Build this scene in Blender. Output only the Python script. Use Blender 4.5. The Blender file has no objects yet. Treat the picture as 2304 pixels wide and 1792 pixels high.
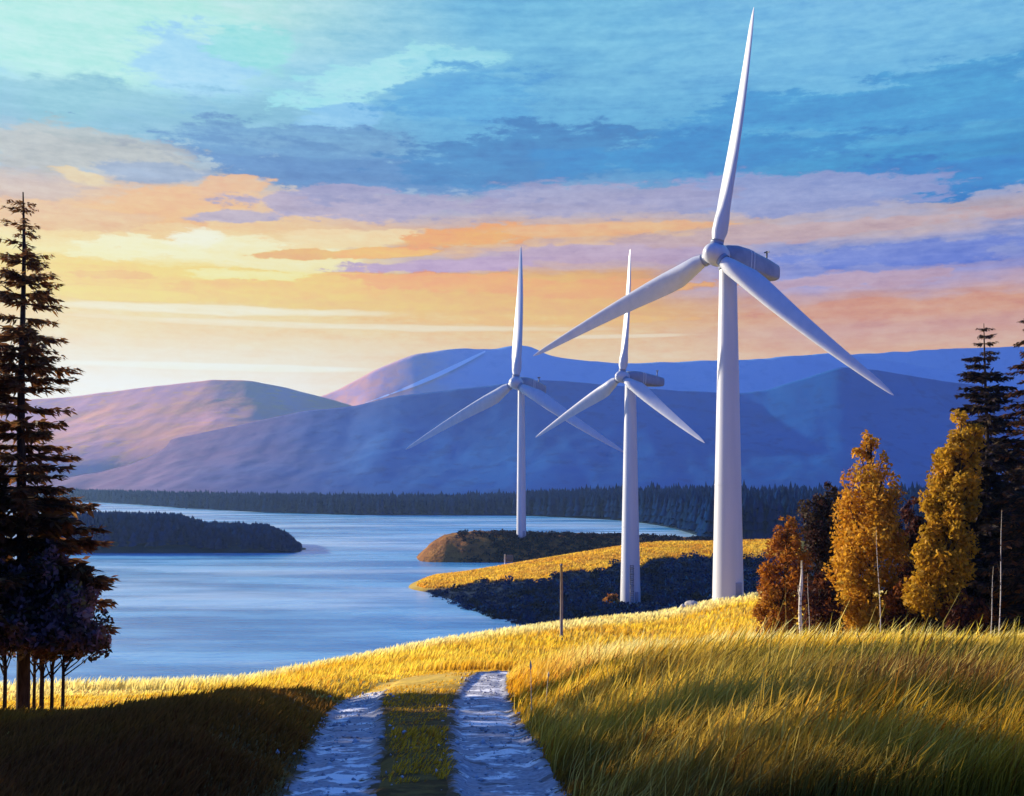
import bpy, math, random
import numpy as np
random.seed(7)
RNG = np.random.default_rng(11)
scene = bpy.context.scene
COL = scene.collection

# ------------------------------------------------------------------ constants
F = 2470.0           # focal length in pixels of the 2304 px wide photograph
CX, HOR = 1152.0, 1080.0
EYE = 30.0           # camera height above the lake (lake level is z = 0)
SUN_AZ, SUN_EL = -57.0, 15.0      # degrees, azimuth from +Y towards +X

def P(px, py, d):
    return np.array([(px - CX) / F * d, d, EYE - (py - HOR) / F * d])
def zof(py, d):
    return EYE - (py - HOR) / F * d
def lin(r, g, b):
    def f(c):
        c /= 255.0
        return c / 12.92 if c <= 0.04045 else ((c + 0.055) / 1.055) ** 2.4
    return (f(r), f(g), f(b), 1.0)

# ------------------------------------------------------------------ node helper
class NT:
    def __init__(self, tree):
        self.t = tree; self.n = tree.nodes; self.l = tree.links
    def new(self, typ, **kw):
        n = self.n.new(typ)
        for k, v in kw.items(): setattr(n, k, v)
        return n
    def put(self, sock, v):
        if hasattr(v, 'links'): self.l.new(v, sock)
        elif isinstance(v, (tuple, list)) and sock.type == 'VECTOR': sock.default_value = v[:3]
        else: sock.default_value = v
    def m(self, op, a, b=0.0, c=0.0, clamp=False):
        n = self.new('ShaderNodeMath', operation=op, use_clamp=clamp)
        self.put(n.inputs[0], a); self.put(n.inputs[1], b)
        if op in ('MULTIPLY_ADD', 'SMOOTH_MIN'): self.put(n.inputs[2], c)
        return n.outputs[0]
    def ss(self, v, a, b, o0=0.0, o1=1.0):
        n = self.new('ShaderNodeMapRange', interpolation_type='SMOOTHSTEP')
        self.put(n.inputs['Value'], v)
        n.inputs['From Min'].default_value = a; n.inputs['From Max'].default_value = b
        n.inputs['To Min'].default_value = o0; n.inputs['To Max'].default_value = o1
        return n.outputs[0]
    def mix(self, f, a, b, blend='MIX'):
        n = self.new('ShaderNodeMix', data_type='RGBA', blend_type=blend)
        self.put(n.inputs[0], f); self.put(n.inputs[6], a); self.put(n.inputs[7], b)
        return n.outputs[2]
    def noise(self, vec, scale, detail=4.0, rough=0.55, dist=0.0):
        n = self.new('ShaderNodeTexNoise')
        if vec is not None: self.l.new(vec, n.inputs['Vector'])
        n.inputs['Scale'].default_value = scale; n.inputs['Detail'].default_value = detail
        n.inputs['Roughness'].default_value = rough; n.inputs['Distortion'].default_value = dist
        return n.outputs[0]
    def xyz(self, x, y, z):
        n = self.new('ShaderNodeCombineXYZ')
        self.put(n.inputs[0], x); self.put(n.inputs[1], y); self.put(n.inputs[2], z)
        return n.outputs[0]
    def ramp(self, f, stops):
        n = self.new('ShaderNodeValToRGB')
        e = n.color_ramp.elements
        e[0].position, e[0].color = stops[0]
        e[1].position, e[1].color = stops[-1]
        for p, c in stops[1:-1]:
            k = e.new(p); k.color = c
        self.put(n.inputs[0], f)
        return n.outputs[0]
    def scaled(self, vec, s):
        n = self.new('ShaderNodeMapping')
        self.l.new(vec, n.inputs['Vector']); n.inputs['Scale'].default_value = s
        return n.outputs[0]

def material(name):
    m = bpy.data.materials.new(name); m.use_nodes = True
    m.node_tree.nodes.clear()
    k = NT(m.node_tree)
    out = k.new('ShaderNodeOutputMaterial')
    return m, k, out
def principled(k, out, col, rough=0.8, spec=0.3, bump=None, bstr=0.4, bdist=0.1, metal=0.0):
    b = k.new('ShaderNodeBsdfPrincipled')
    k.put(b.inputs['Base Color'], col); k.put(b.inputs['Roughness'], rough)
    b.inputs['Specular IOR Level'].default_value = spec
    b.inputs['Metallic'].default_value = metal
    if bump is not None:
        bn = k.new('ShaderNodeBump'); bn.inputs['Strength'].default_value = bstr; bn.inputs['Distance'].default_value = bdist
        k.l.new(bump, bn.inputs['Height']); k.l.new(bn.outputs[0], b.inputs['Normal'])
    if out is not None: k.l.new(b.outputs[0], out.inputs[0])
    return b
def mat_noise(name, c1, c2, scale, rough=0.85, spec=0.2, c3=None, stretch=None, bstr=0.5, bdist=0.05, bscale=None, lo=0.35, hi=0.65):
    m, k, out = material(name)
    co = k.new('ShaderNodeTexCoord').outputs['Object']
    if stretch: co = k.scaled(co, stretch)
    n = k.noise(co, scale, 6)
    col = k.mix(k.ss(n, lo, hi), c1, c2)
    if c3: col = k.mix(k.ss(k.noise(co, scale * 3.7, 3), 0.5, 0.72), col, c3)
    principled(k, out, col, rough, spec, k.noise(co, bscale or scale * 6, 5), bstr, bdist)
    return m
def mat_leaf(name, trans=0.4, gain=1.0, rough=0.6):
    """foliage whose colour is the leaf's own colour attribute"""
    m, k, out = material(name)
    a = k.new('ShaderNodeAttribute'); a.attribute_name = 'Col'
    col = a.outputs['Color']
    b = principled(k, None, col, rough, 0.12)
    t = k.new('ShaderNodeBsdfTranslucent'); k.l.new(col, t.inputs[0])
    x = k.new('ShaderNodeMixShader'); x.inputs[0].default_value = trans
    k.l.new(b.outputs[0], x.inputs[1]); k.l.new(t.outputs[0], x.inputs[2]); k.l.new(x.outputs[0], out.inputs[0])
    return m

# ------------------------------------------------------------------ mesh helpers
def link(o, parent=None):
    COL.objects.link(o)
    if parent is not None: o.parent = parent
    return o
def mesh_np(name, v, f, mat, parent=None, smooth=False, col=None, loc=None):
    """v (n,3), f (m,3|4) int array (or list of arrays), col per-vertex rgb"""
    v = np.asarray(v, dtype=np.float32)
    fl = f if isinstance(f, list) else [np.asarray(f)]
    me = bpy.data.meshes.new(name)
    idx = np.concatenate([a.reshape(-1) for a in fl]).astype(np.int32)
    tot = np.concatenate([np.full(len(a), a.shape[1], np.int32) for a in fl])
    st = np.concatenate([[0], np.cumsum(tot)[:-1]]).astype(np.int32)
    me.vertices.add(len(v)); me.vertices.foreach_set('co', v.reshape(-1))
    me.loops.add(len(idx)); me.loops.foreach_set('vertex_index', idx)
    me.polygons.add(len(tot)); me.polygons.foreach_set('loop_start', st); me.polygons.foreach_set('loop_total', tot)
    if smooth: me.polygons.foreach_set('use_smooth', np.ones(len(tot), bool))
    me.update(calc_edges=True); me.validate()
    if col is not None:
        c = np.ones((len(v), 4), np.float32); c[:, :3] = col
        at = me.color_attributes.new('Col', 'FLOAT_COLOR', 'POINT')
        at.data.foreach_set('color', c.reshape(-1))
    me.materials.append(mat)
    o = bpy.data.objects.new(name, me)
    if loc is not None: o.location = loc
    return link(o, parent)
def grid_faces(nr, nc, wrap=False):
    i = np.arange(nr - 1)[:, None]; j = np.arange(nc if wrap else nc - 1)[None, :]
    j2 = (j + 1) % nc
    return np.stack([i * nc + j, i * nc + j2, (i + 1) * nc + j2, (i + 1) * nc + j], -1).reshape(-1, 4)
class MB:
    """collects tubes, boxes and lathes into ONE mesh"""
    def __init__(self): self.v = []; self.f4 = []; self.f3 = []; self.n = 0
    def add(self, v, f):
        v = np.asarray(v, float)
        f = np.asarray(f) + self.n
        (self.f4 if f.shape[1] == 4 else self.f3).append(f)
        self.v.append(v); self.n += len(v)
    def tube(self, pts, rad, n=8, cap=True):
        pts = np.asarray(pts, float); rad = np.broadcast_to(np.asarray(rad, float), (len(pts),))
        t = np.gradient(pts, axis=0); t /= np.linalg.norm(t, axis=1)[:, None] + 1e-9
        ref = np.array([0.13, 1.0, 0.07]) if abs(t[0][1]) < 0.9 else np.array([1.0, 0.1, 0.05])
        a = np.cross(t, ref); a /= np.linalg.norm(a, axis=1)[:, None]; b = np.cross(t, a)
        th = np.linspace(0, 2 * math.pi, n, endpoint=False)
        v = pts[:, None] + rad[:, None, None] * (np.cos(th)[None, :, None] * a[:, None] + np.sin(th)[None, :, None] * b[:, None])
        nn = len(pts)
        base = self.n
        self.add(v.reshape(-1, 3), grid_faces(nn, n, True)[:, ::-1])
        if cap:
            for r, p in ((0, pts[0]), (nn - 1, pts[-1])):
                c = self.n; self.v.append(p[None]); self.n += 1
                j = np.arange(n)
                tri = np.stack([np.full(n, c), base + r * n + j, base + r * n + (j + 1) % n], 1)
                self.f3.append(tri if r else tri[:, ::-1])
    def box(self, c, s, rot=None):
        v = np.array([[x, y, z] for x in (-.5, .5) for y in (-.5, .5) for z in (-.5, .5)]) * np.asarray(s)
        if rot is not None: v = v @ np.asarray(rot).T
        self.add(v + np.asarray(c), [[0, 1, 3, 2], [4, 6, 7, 5], [0, 4, 5, 1], [2, 3, 7, 6], [0, 2, 6, 4], [1, 5, 7, 3]])
    def rings(self, rings, cap=True):
        r = np.asarray(rings, float); nr, nc = r.shape[:2]
        base = self.n
        self.add(r.reshape(-1, 3), grid_faces(nr, nc, True))
        if cap:
            for k in (0, nr - 1):
                c = self.n; self.v.append(r[k].mean(0)[None]); self.n += 1
                j = np.arange(nc)
                tri = np.stack([np.full(nc, c), base + k * nc + j, base + k * nc + (j + 1) % nc], 1)
                self.f3.append(tri[:, ::-1] if k == 0 else tri)
    def build(self, name, mat, parent=None, smooth=False):
        fl = []
        if self.f4: fl.append(np.concatenate(self.f4))
        if self.f3: fl.append(np.concatenate(self.f3))
        o = mesh_np(name, np.concatenate(self.v), fl, mat, parent, smooth)
        return o
def bevel(o, w, seg=2):
    md = o.modifiers.new('bevel', 'BEVEL'); md.width = w; md.segments = seg; md.limit_method = 'ANGLE'
def tag(o, label=None, cat=None, group=None, kind=None):
    if label: o['label'] = label
    if cat: o['category'] = cat
    if group: o['group'] = group
    if kind: o['kind'] = kind
    return o
def thing(name, label, cat, loc, group=None):
    o = bpy.data.objects.new(name, None); o.empty_display_size = 0.3
    o.location = tuple(float(c) for c in loc)
    return tag(link(o), label, cat, group)

# ------------------------------------------------------------------ value noise
_H = RNG.random((256, 256))
def vnoise(x, y):
    xi = np.floor(x).astype(int); yi = np.floor(y).astype(int)
    fx = x - xi; fy = y - yi
    fx = fx * fx * (3 - 2 * fx); fy = fy * fy * (3 - 2 * fy)
    h = lambda a, b: _H[a % 256, b % 256]
    return (h(xi, yi) * (1 - fx) * (1 - fy) + h(xi + 1, yi) * fx * (1 - fy) + h(xi, yi + 1) * (1 - fx) * fy + h(xi + 1, yi + 1) * fx * fy)
def fbm(x, y, s, o=4):
    r = 0; a = 0.5
    for i in range(o):
        r = r + a * (vnoise(x / s + 17.3 * i, y / s + 5.1 * i) - 0.5); s = s / 2.03; a *= 0.5
    return r
def sstep(x, a, b):
    t = np.clip((x - a) / (b - a), 0, 1); return t * t * (3 - 2 * t)

# ------------------------------------------------------------------ the ground
PXS = np.linspace(-1800, 4100, 591)
def knot(lst):
    """lst of (px, d, z) or (px, d, None, py)"""
    px = [a[0] for a in lst]; d = [a[1] for a in lst]
    z = [a[2] if a[2] is not None else zof(a[3], a[1]) for a in lst]
    dd = np.interp(PXS, px, d); zz = np.interp(PXS, px, z)
    k = np.exp(-0.5 * (np.arange(-9, 10) / 3.2) ** 2); k /= k.sum()
    sm = lambda a: np.convolve(np.pad(a, 9, 'edge'), k, 'valid')
    return sm(dd), sm(zz)
DS = [(-900, 1700, -.3), (0, 1500, -.3), (200, 1482, -.3), (420, 1140, -.3), (600, 1000, -.3), (800, 926, -.3), (1150, 926, -.3), (1400, 805, -.3), (1500, 700, -.3), (1600, 529, -.3), (2304, 480, -.3)]
KN = [knot([(0, -14, 27.7)]), knot([(0, 2, 27.6)]),
      knot([(0, 10, 27.25), (600, 10, 27.15), (750, 10, 27.1), (1150, 10, 27.1), (1300, 10, 27.15), (2304, 10, 27.3)]),
      knot([(0, 30, None, 1602), (600, 30, None, 1580), (760, 28, None, 1560), (1000, 34, None, 1518), (1125, 34, None, 1512), (1240, 35, None, 1518), (1330, 36, None, 1514), (1500, 38, None, 1500), (1650, 38, None, 1492), (1900, 39, None, 1488), (2304, 39, None, 1492)]),
      knot([(0, 38, None, 1579), (600, 45, None, 1558), (760, 46, None, 1536), (1000, 55, None, 1506), (1240, 60, None, 1506), (1500, 65, None, 1498), (1700, 62, None, 1474), (1900, 62, None, 1466), (2304, 62, None, 1468)]),
      knot([(0, 46, None, 1557), (300, 49, None, 1556), (560, 60, None, 1541), (800, 76, None, 1490), (1060, 95, None, 1432), (1250, 115, None, 1402), (1500, 142, None, 1379), (1620, 158, None, 1354), (1700, 165, None, 1341), (1850, 175, None, 1336), (2304, 190, None, 1334)]),
      knot([(0, 110, -2), (560, 120, -2), (800, 135, -2), (1060, 165, -2), (1180, 200, -1), (1250, 205, .5), (1420, 215, 1.5), (1640, 230, 2.5), (2304, 250, 3)]),
      knot([(0, 240, -3), (800, 250, -3), (905, 290, -1.5), (1000, 276, 0), (1080, 255, 0), (1180, 237, .2), (1250, 250, .8), (1420, 252, 2.3), (1640, 262, 3), (2304, 280, 4)]),
      knot([(0, 320, -3), (850, 320, -3), (905, 302, .0), (960, 308, 1.0), (1000, 315, None, 1303), (1250, 330, None, 1258), (1400, 342, None, 1233), (1480, 350, None, 1224), (1620, 352, None, 1221), (1700, 352, None, 1218), (2304, 360, None, 1215)]),
      knot([(0, 352, -3), (905, 352, -3), (950, 345, .2), (1050, 348, None, 1292), (1130, 350, None, 1277), (1200, 352, None, 1266), (1400, 368, 4), (2304, 385, 5)]),
      knot([(0, 420, -3), (1450, 420, -3), (1640, 420, 1), (2304, 420, 2)]),
      knot([(a, b - 30, -3) for a, b, _ in DS]), knot(DS), knot([(a, b + 60, 3) for a, b, _ in DS]),
      knot([(0, 3400, 8)])]
KD = np.stack([a[0] for a in KN], 1); KZ = np.stack([a[1] for a in KN], 1)
def _slopes(D, Z):
    h = np.diff(D, axis=1); s = np.diff(Z, axis=1) / h
    m = np.zeros_like(Z)
    a, b = s[:, :-1], s[:, 1:]
    same = a * b > 0
    w1 = 2 * h[:, 1:] + h[:, :-1]; w2 = h[:, 1:] + 2 * h[:, :-1]
    with np.errstate(all='ignore'):
        hm = (w1 + w2) / (w1 / a + w2 / b)
    m[:, 1:-1] = np.where(same, np.nan_to_num(hm), 0); m[:, 0] = s[:, 0]; m[:, -1] = s[:, -1]
    return m
KM = _slopes(KD, KZ)
def base_z(px, d):
    px = np.asarray(px, float).ravel(); d = np.asarray(d, float).ravel()
    t = np.clip((px - PXS[0]) / (PXS[1] - PXS[0]), 0, len(PXS) - 1.001); i = t.astype(int); f = (t - i)[:, None]
    D = KD[i] * (1 - f) + KD[i + 1] * f; Z = KZ[i] * (1 - f) + KZ[i + 1] * f; M = KM[i] * (1 - f) + KM[i + 1] * f
    k = np.clip((D <= d[:, None]).sum(1) - 1, 0, D.shape[1] - 2)
    r = np.arange(len(d))
    d0, d1 = D[r, k], D[r, k + 1]; h = d1 - d0; u = np.clip((d - d0) / h, 0, 1)
    u2, u3 = u * u, u * u * u
    return (2 * u3 - 3 * u2 + 1) * Z[r, k] + (u3 - 2 * u2 + u) * h * M[r, k] + (-2 * u3 + 3 * u2) * Z[r, k + 1] + (u3 - u2) * h * M[r, k + 1]
# the two wheel tracks: centre x and half width along d
TD = np.array([-14, 4, 10, 15, 20, 25, 30, 34, 40, 48])
RX = np.array([.6, .25, -.02, -.35, -.54, -.62, -.55, -.33, .3, 1.6]); RW = np.array([.48, .48, .46, .47, .47, .44, .42, .42, .45, .5])
LX = np.array([-1.2, -1.42, -1.62, -2.22, -2.85, -3.35, -3.5, -3.3, -2.6, -1.4]); LW = np.array([.34, .34, .36, .40, .42, .36, .3, .25, .2, .2])
_k = lambda a: np.interp(np.linspace(-14, 48, 249), TD, a)
_fd = np.linspace(-14, 48, 249)
def _smooth(a):
    k = np.exp(-0.5 * (np.arange(-16, 17) / 7) ** 2); k /= k.sum(); return np.convolve(np.pad(_k(a), 16, 'edge'), k, 'valid')
RXs, RWs, LXs, LWs = map(_smooth, (RX, RW, LX, LW))
def tracks(x, d):
    """signed distances: lateral distance outside each track's edge (negative inside)"""
    rc, rw, lc, lw = (np.interp(d, _fd, a) for a in (RXs, RWs, LXs, LWs))
    wob = 0.22 * fbm(x * 0 + 3.3, d, 1.3, 3) + 0.25 * fbm(x * 0 + 8.3, d, 4, 2)
    return np.abs(x - rc) - rw + wob, np.abs(x - lc) - lw - wob, x - rc - rw, lc - lw - x
def ground_z(x, d):
    x = np.asarray(x, float).ravel(); d = np.asarray(d, float).ravel()
    px = CX + F * x / np.maximum(d, 9.0)
    z = base_z(px, d)
    near = sstep(d, 110, 40)
    z = z + near * (0.30 * fbm(x, d, 6, 4)) + sstep(d, 40, 120) * sstep(z, 0.3, 3) * (0.9 * fbm(x, d, 35, 5)) * sstep(d, 900, 300)
    ro, lo, rr, ll = tracks(x, d)
    fade = sstep(d, 47, 36)
    z = z + fade * (0.42 * sstep(rr, 0.0, 1.6) + 0.34 * sstep(ll, 0.0, 1.1) * sstep(ll, 4.0, 1.5)) * sstep(d, 44, 26)
    z = z - fade * 0.10 * (sstep(ro, .12, -.12) + sstep(lo, .12, -.12)) + fade * 0.05 * sstep(np.maximum(rr, ll), 0.1, -0.3)
    return z
def gz(x, d): return float(ground_z([x], [d])[0])
def gp(px, d):
    x = (px - CX) / F * d
    return np.array([x, d, gz(x, d)])

rows = np.concatenate([np.linspace(-14, 6, 40), np.linspace(6.15, 40, 230), np.geomspace(40.3, 420, 260), np.geomspace(430, 3400, 50)])
s = np.sinh(np.linspace(-2.6, 2.6, 461)) / np.sinh(2.6) * 2.4
gx = s[None, :] * (rows[:, None] * 0.62 + 16)
gd = np.repeat(rows[:, None], len(s), 1)
gzv = ground_z(gx, gd).reshape(gx.shape)
gv = np.stack([gx, gd, gzv], -1).reshape(-1, 3)

# ground material: dry grass thatch near, shaded flank of the spit painted dark
gpx = CX + F * gx / np.maximum(gd, 9)
_cd = np.interp(gpx, PXS, KD[:, 8]); _cf = np.interp(gpx, PXS, KD[:, 6])
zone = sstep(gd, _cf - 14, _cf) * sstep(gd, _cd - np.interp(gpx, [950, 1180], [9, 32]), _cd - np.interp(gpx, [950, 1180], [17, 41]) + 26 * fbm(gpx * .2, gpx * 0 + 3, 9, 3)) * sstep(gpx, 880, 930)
m_ground, k, out = material('dry_meadow_soil')
co = k.new('ShaderNodeTexCoord').outputs['Object']
n1 = k.noise(co, 0.35, 6); n2 = k.noise(co, 2.5, 5); n3 = k.noise(co, 0.035, 5)
c = k.mix(k.ss(n1, .38, .62), (.52, .29, .03, 1), (.66, .42, .06, 1))
c = k.mix(k.ss(n2, .52, .7), c, (.26, .17, .035, 1))
c = k.mix(k.m('MULTIPLY', k.ss(n3, .45, .6), 0.6), c, (.62, .42, .10, 1))
sp_ = k.new('ShaderNodeSeparateXYZ'); k.l.new(co, sp_.inputs[0])
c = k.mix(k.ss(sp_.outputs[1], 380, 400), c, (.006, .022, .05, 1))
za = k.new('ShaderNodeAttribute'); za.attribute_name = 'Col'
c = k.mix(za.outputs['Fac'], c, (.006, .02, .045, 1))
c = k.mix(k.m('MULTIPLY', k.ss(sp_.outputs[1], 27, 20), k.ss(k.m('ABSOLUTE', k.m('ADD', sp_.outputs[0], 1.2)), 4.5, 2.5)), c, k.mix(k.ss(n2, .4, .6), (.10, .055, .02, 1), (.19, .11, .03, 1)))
principled(k, out, c, .95, .05, n2, .6, .15)
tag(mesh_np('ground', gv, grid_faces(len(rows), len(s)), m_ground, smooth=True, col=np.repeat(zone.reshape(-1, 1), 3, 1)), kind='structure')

# lake
m_lake, k, out = material('lake_water')
co = k.new('ShaderNodeTexCoord').outputs['Object']
w1 = k.noise(k.scaled(co, (.10, .35, 1)), 1.0, 6, .6); w2 = k.noise(k.scaled(co, (.012, .05, 1)), 1.0, 4, .55)
w3 = k.noise(k.scaled(co, (.004, .013, 1)), 1.0, 5, .6)
bs = principled(k, out, k.mix(k.ss(w3, .46, .62), k.mix(k.ss(w2, .4, .62), (.05, .29, .56, 1), (.15, .46, .70, 1)), (.42, .66, .82, 1)), k.ss(w2, .35, .65, .16, .30), .5,
                k.m('ADD', w1, k.m('MULTIPLY', w2, .8)), .55, 1.2)
wv = np.array([[-2600, 30, 0], [2600, 30, 0], [2600, 2300, 0], [-2600, 2300, 0]])
tag(mesh_np('lake', wv, np.array([[0, 1, 2, 3]]), m_lake), kind='structure')

# the farm track: two wheel ruts of pale wet gravel
m_track, k, out = material('pale_wet_gravel')
co = k.new('ShaderNodeTexCoord').outputs['Object']
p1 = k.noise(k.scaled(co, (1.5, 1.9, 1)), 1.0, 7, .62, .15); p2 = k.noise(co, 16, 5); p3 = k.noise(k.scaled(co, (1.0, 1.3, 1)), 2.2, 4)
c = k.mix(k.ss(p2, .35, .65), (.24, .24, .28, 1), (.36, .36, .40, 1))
c = k.mix(k.ss(k.m('MULTIPLY_ADD', p2, .14, p1), .58, .635), c, (.82, .80, .78, 1))  # white blotches painted in for patches of sun on the gravel
c = k.mix(k.m('MULTIPLY', k.ss(p3, .58, .66), .8), c, (.10, .09, .10, 1))
ea = k.new('ShaderNodeAttribute'); ea.attribute_name = 'Col'
c = k.mix(k.ss(k.m('ADD', k.m('ADD', ea.outputs['Fac'], k.m('MULTIPLY', k.m('SUBTRACT', p1, .5), 1.5)), k.m('MULTIPLY', k.m('SUBTRACT', p2, .5), .6)), .70, .92), c, (.11, .065, .03, 1))
principled(k, out, c, k.ss(p1, .3, .6, .7, .95), .15, p2, .5, .02)
GR = []
for cx, cw, far_ in ((RXs, RWs, 46), (LXs, LWs, 26)):
    nr = 1300; dd = np.linspace(-10, far_, nr)
    w = np.linspace(-1.3, 1.3, 31)
    ww = np.repeat(w[None], nr, 0) * 1.28
    X = np.interp(dd, _fd, cx)[:, None] + np.interp(dd, _fd, cw)[:, None] * ww
    D = np.repeat(dd[:, None], 31, 1)
    Z = ground_z(X, D).reshape(X.shape) + 0.035 - 0.10 * sstep(np.abs(w[None]), .72, 1.3) + .05 * fbm(X, D, .45, 4)
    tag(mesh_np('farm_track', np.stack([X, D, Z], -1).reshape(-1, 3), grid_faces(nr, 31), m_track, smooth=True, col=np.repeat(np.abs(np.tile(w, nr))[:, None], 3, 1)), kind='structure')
    gd_ = RNG.uniform(7, min(far_, 30), 700); gw = RNG.normal(size=700) * .7
    GR.append(np.stack([np.interp(gd_, _fd, cx) + np.interp(gd_, _fd, cw) * gw, gd_], 1))
# loose stones in the ruts
m_gravel = mat_noise('loose_gravel', (.30, .29, .30, 1), (.55, .53, .52, 1), 1.7, .9, .15, bstr=.4, bdist=.01)
GR = np.concatenate(GR); gs = RNG.gamma(1.6, .0065, len(GR)) + .006
oc = np.array([[1, 0, 0], [0, 1, 0], [-1, 0, 0], [0, -1, 0], [0, 0, .7], [0, 0, -.7], ])
of = np.array([[0, 1, 4], [1, 2, 4], [2, 3, 4], [3, 0, 4], [1, 0, 5], [2, 1, 5], [3, 2, 5], [0, 3, 5]])
an = RNG.uniform(0, 6.283, len(GR)); jit = 1 + .35 * RNG.normal(size=(len(GR), 6, 3))
ov = oc[None] * jit
ov = np.stack([ov[..., 0] * np.cos(an)[:, None] - ov[..., 1] * np.sin(an)[:, None], ov[..., 0] * np.sin(an)[:, None] + ov[..., 1] * np.cos(an)[:, None], ov[..., 2]], -1) * gs[:, None, None]
ov += np.stack([GR[:, 0], GR[:, 1], ground_z(GR[:, 0], GR[:, 1]) + .035 + gs * .3], 1)[:, None]
tag(mesh_np('gravel', ov.reshape(-1, 3), (of[None] + (np.arange(len(GR)) * 6)[:, None, None]).reshape(-1, 3), m_gravel), kind='stuff', label='loose pale stones scattered along the wheel ruts')

# ------------------------------------------------------------------ hills and mountains
def mat_hill(name, c1, c2, c3, s, zone=None):
    m, k, out = material(name)
    co = k.new('ShaderNodeTexCoord').outputs['Object']
    n = k.noise(co, s, 7, .6); n2 = k.noise(co, s * 9, 5)
    c = k.mix(k.ss(n, .4, .62), c1, c2); c = k.mix(k.ss(n2, .5, .68), c, c3)
    if zone:                                  # warm haze towards the sun painted into the western side
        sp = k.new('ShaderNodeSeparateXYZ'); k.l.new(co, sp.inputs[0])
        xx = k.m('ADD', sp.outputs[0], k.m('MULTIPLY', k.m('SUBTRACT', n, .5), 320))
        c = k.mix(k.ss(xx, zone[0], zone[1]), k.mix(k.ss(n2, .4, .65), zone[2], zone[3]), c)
    principled(k, out, c, .95, .05, k.m('ADD', n, n2), .2, 6)
    return m
m_hillC = mat_hill('forested_hillside', (.004, .10, .30, 1), (.007, .125, .35, 1), (.004, .085, .26, 1), .004, (-700, -60, (.27, .13, .19, 1), (.21, .11, .18, 1)))  # blue of distant haze is put into the hill and mountain base colours
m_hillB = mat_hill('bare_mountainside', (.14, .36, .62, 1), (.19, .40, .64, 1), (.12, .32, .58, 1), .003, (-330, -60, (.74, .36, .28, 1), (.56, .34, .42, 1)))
m_hillA = mat_hill('hazy_hillside', (.88, .36, .20, 1), (.76, .34, .32, 1), (.90, .40, .18, 1), .004)
def ridge_height(pts, D, front, power, seed, amp):
    px = [a for a, b in pts]; py = [b for a, b in pts]
    def top(p):
        q = np.interp(p, px, py)
        return zof(q, D)
    fine = np.linspace(-1600, 3900, 1101)
    tz = top(fine); kk = np.exp(-0.5 * (np.arange(-6, 7) / 2.4) ** 2); kk /= kk.sum()
    tz = np.convolve(np.pad(tz, 6, 'edge'), kk, 'valid')
    def h(p, d):
        t = (d - (D - front)) / front
        zt = np.interp(p, fine, tz)
        up = np.clip(t, 0, 1) ** power
        up = up * (1 - .12 * np.sin(np.clip(t, 0, 1) * math.pi))
        back = 1 - sstep(d, D, D + front * 0.8) * 0.75
        x = (p - CX) / F * d
        g = fbm(x + seed * 100, d * .6, front * .35, 5) * amp * np.clip(t, 0, 1) * (1 - np.clip(t, 0, 1)) * 4
        crest = fbm(x + seed * 55, d * 0, front * .08, 4) * amp * .10 * np.clip(t, 0, 1)
        return -4 + (zt + 4) * up * back + g + crest
    return h
def ridge(name, pts, D, front, mat, power=1.1, seed=1, amp=60):
    h = ridge_height(pts, D, front, power, seed, amp)
    p = np.linspace(-1500, 3700, 520); d = np.concatenate([np.linspace(D - front, D, 70), np.linspace(D + 12, D + front * .8, 18)])
    Pm, Dm = np.meshgrid(p, d)
    Z = h(Pm, Dm)
    v = np.stack([(Pm - CX) / F * Dm, Dm, Z], -1).reshape(-1, 3)
    return tag(mesh_np(name, v, grid_faces(len(d), len(p)), mat, smooth=True), kind='structure'), h
ptsC = [(-1500, 1076), (-600, 1078), (150, 1062), (250, 1035), (400, 985), (570, 950), (690, 925), (790, 915), (900, 890), (1080, 870), (1200, 855), (1300, 860), (1500, 878), (1650, 886), (1720, 880), (1890, 826), (1960, 832), (2150, 862), (2304, 880), (3000, 900), (3800, 940)]
ptsA = [(-1500, 960), (-600, 920), (0, 905), (170, 892), (300, 875), (480, 855), (560, 857), (640, 872), (730, 895), (850, 930), (1000, 985), (1200, 1040), (3800, 1060)]
ptsB = [(-1500, 1000), (500, 960), (640, 920), (740, 887), (850, 830), (930, 797), (1040, 783), (1110, 786), (1150, 776), (1190, 778), (1240, 803), (1400, 819), (1500, 815), (1700, 809), (1880, 793), (1960, 806), (2304, 860), (3800, 980)]
ptsE = [(-1500, 1050), (1500, 1000), (1780, 830), (1900, 800), (2050, 790), (2170, 784), (2304, 780), (2700, 770), (3800, 840)]
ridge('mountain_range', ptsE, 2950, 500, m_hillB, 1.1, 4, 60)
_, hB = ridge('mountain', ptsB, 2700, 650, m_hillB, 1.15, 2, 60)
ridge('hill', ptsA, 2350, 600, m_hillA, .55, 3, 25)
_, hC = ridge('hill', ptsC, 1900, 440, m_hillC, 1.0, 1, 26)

# snow lying in a gully of the central mountain
m_snow = mat_noise('old_snow', (.86, .86, .88, 1), (.78, .80, .86, 1), .02, .6, .3, bstr=.3, bdist=1)
sp = np.linspace(0, 1, 60)
L0, L1 = [], []
for tt in sp:
    px = 1092 + (822 - 1092) * tt; py = 791 + (907 - 791) * tt + 7 * math.sin(tt * math.pi)
    w = 11 * math.sin(min(1, tt * 1.15 + .08) * math.pi) ** .7 if tt < .8 else 8.5 * math.sin(math.pi) + (1 - tt) * 24
    w = max(w, .8)
    for s_, arr in ((-.5, L0), (.5, L1)):
        q = py + s_ * w
        dd = np.linspace(2060, 2700, 1500)
        pyy = HOR - (hB(np.full(1500, px), dd) - EYE) / dd * F
        i = int(np.argmax(pyy <= q)) if (pyy <= q).any() else 1499
        d = dd[i] - 10
        arr.append(P(px, q, d))
sv = np.array(L0 + L1); n = len(L0); i = np.arange(n - 1)
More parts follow.
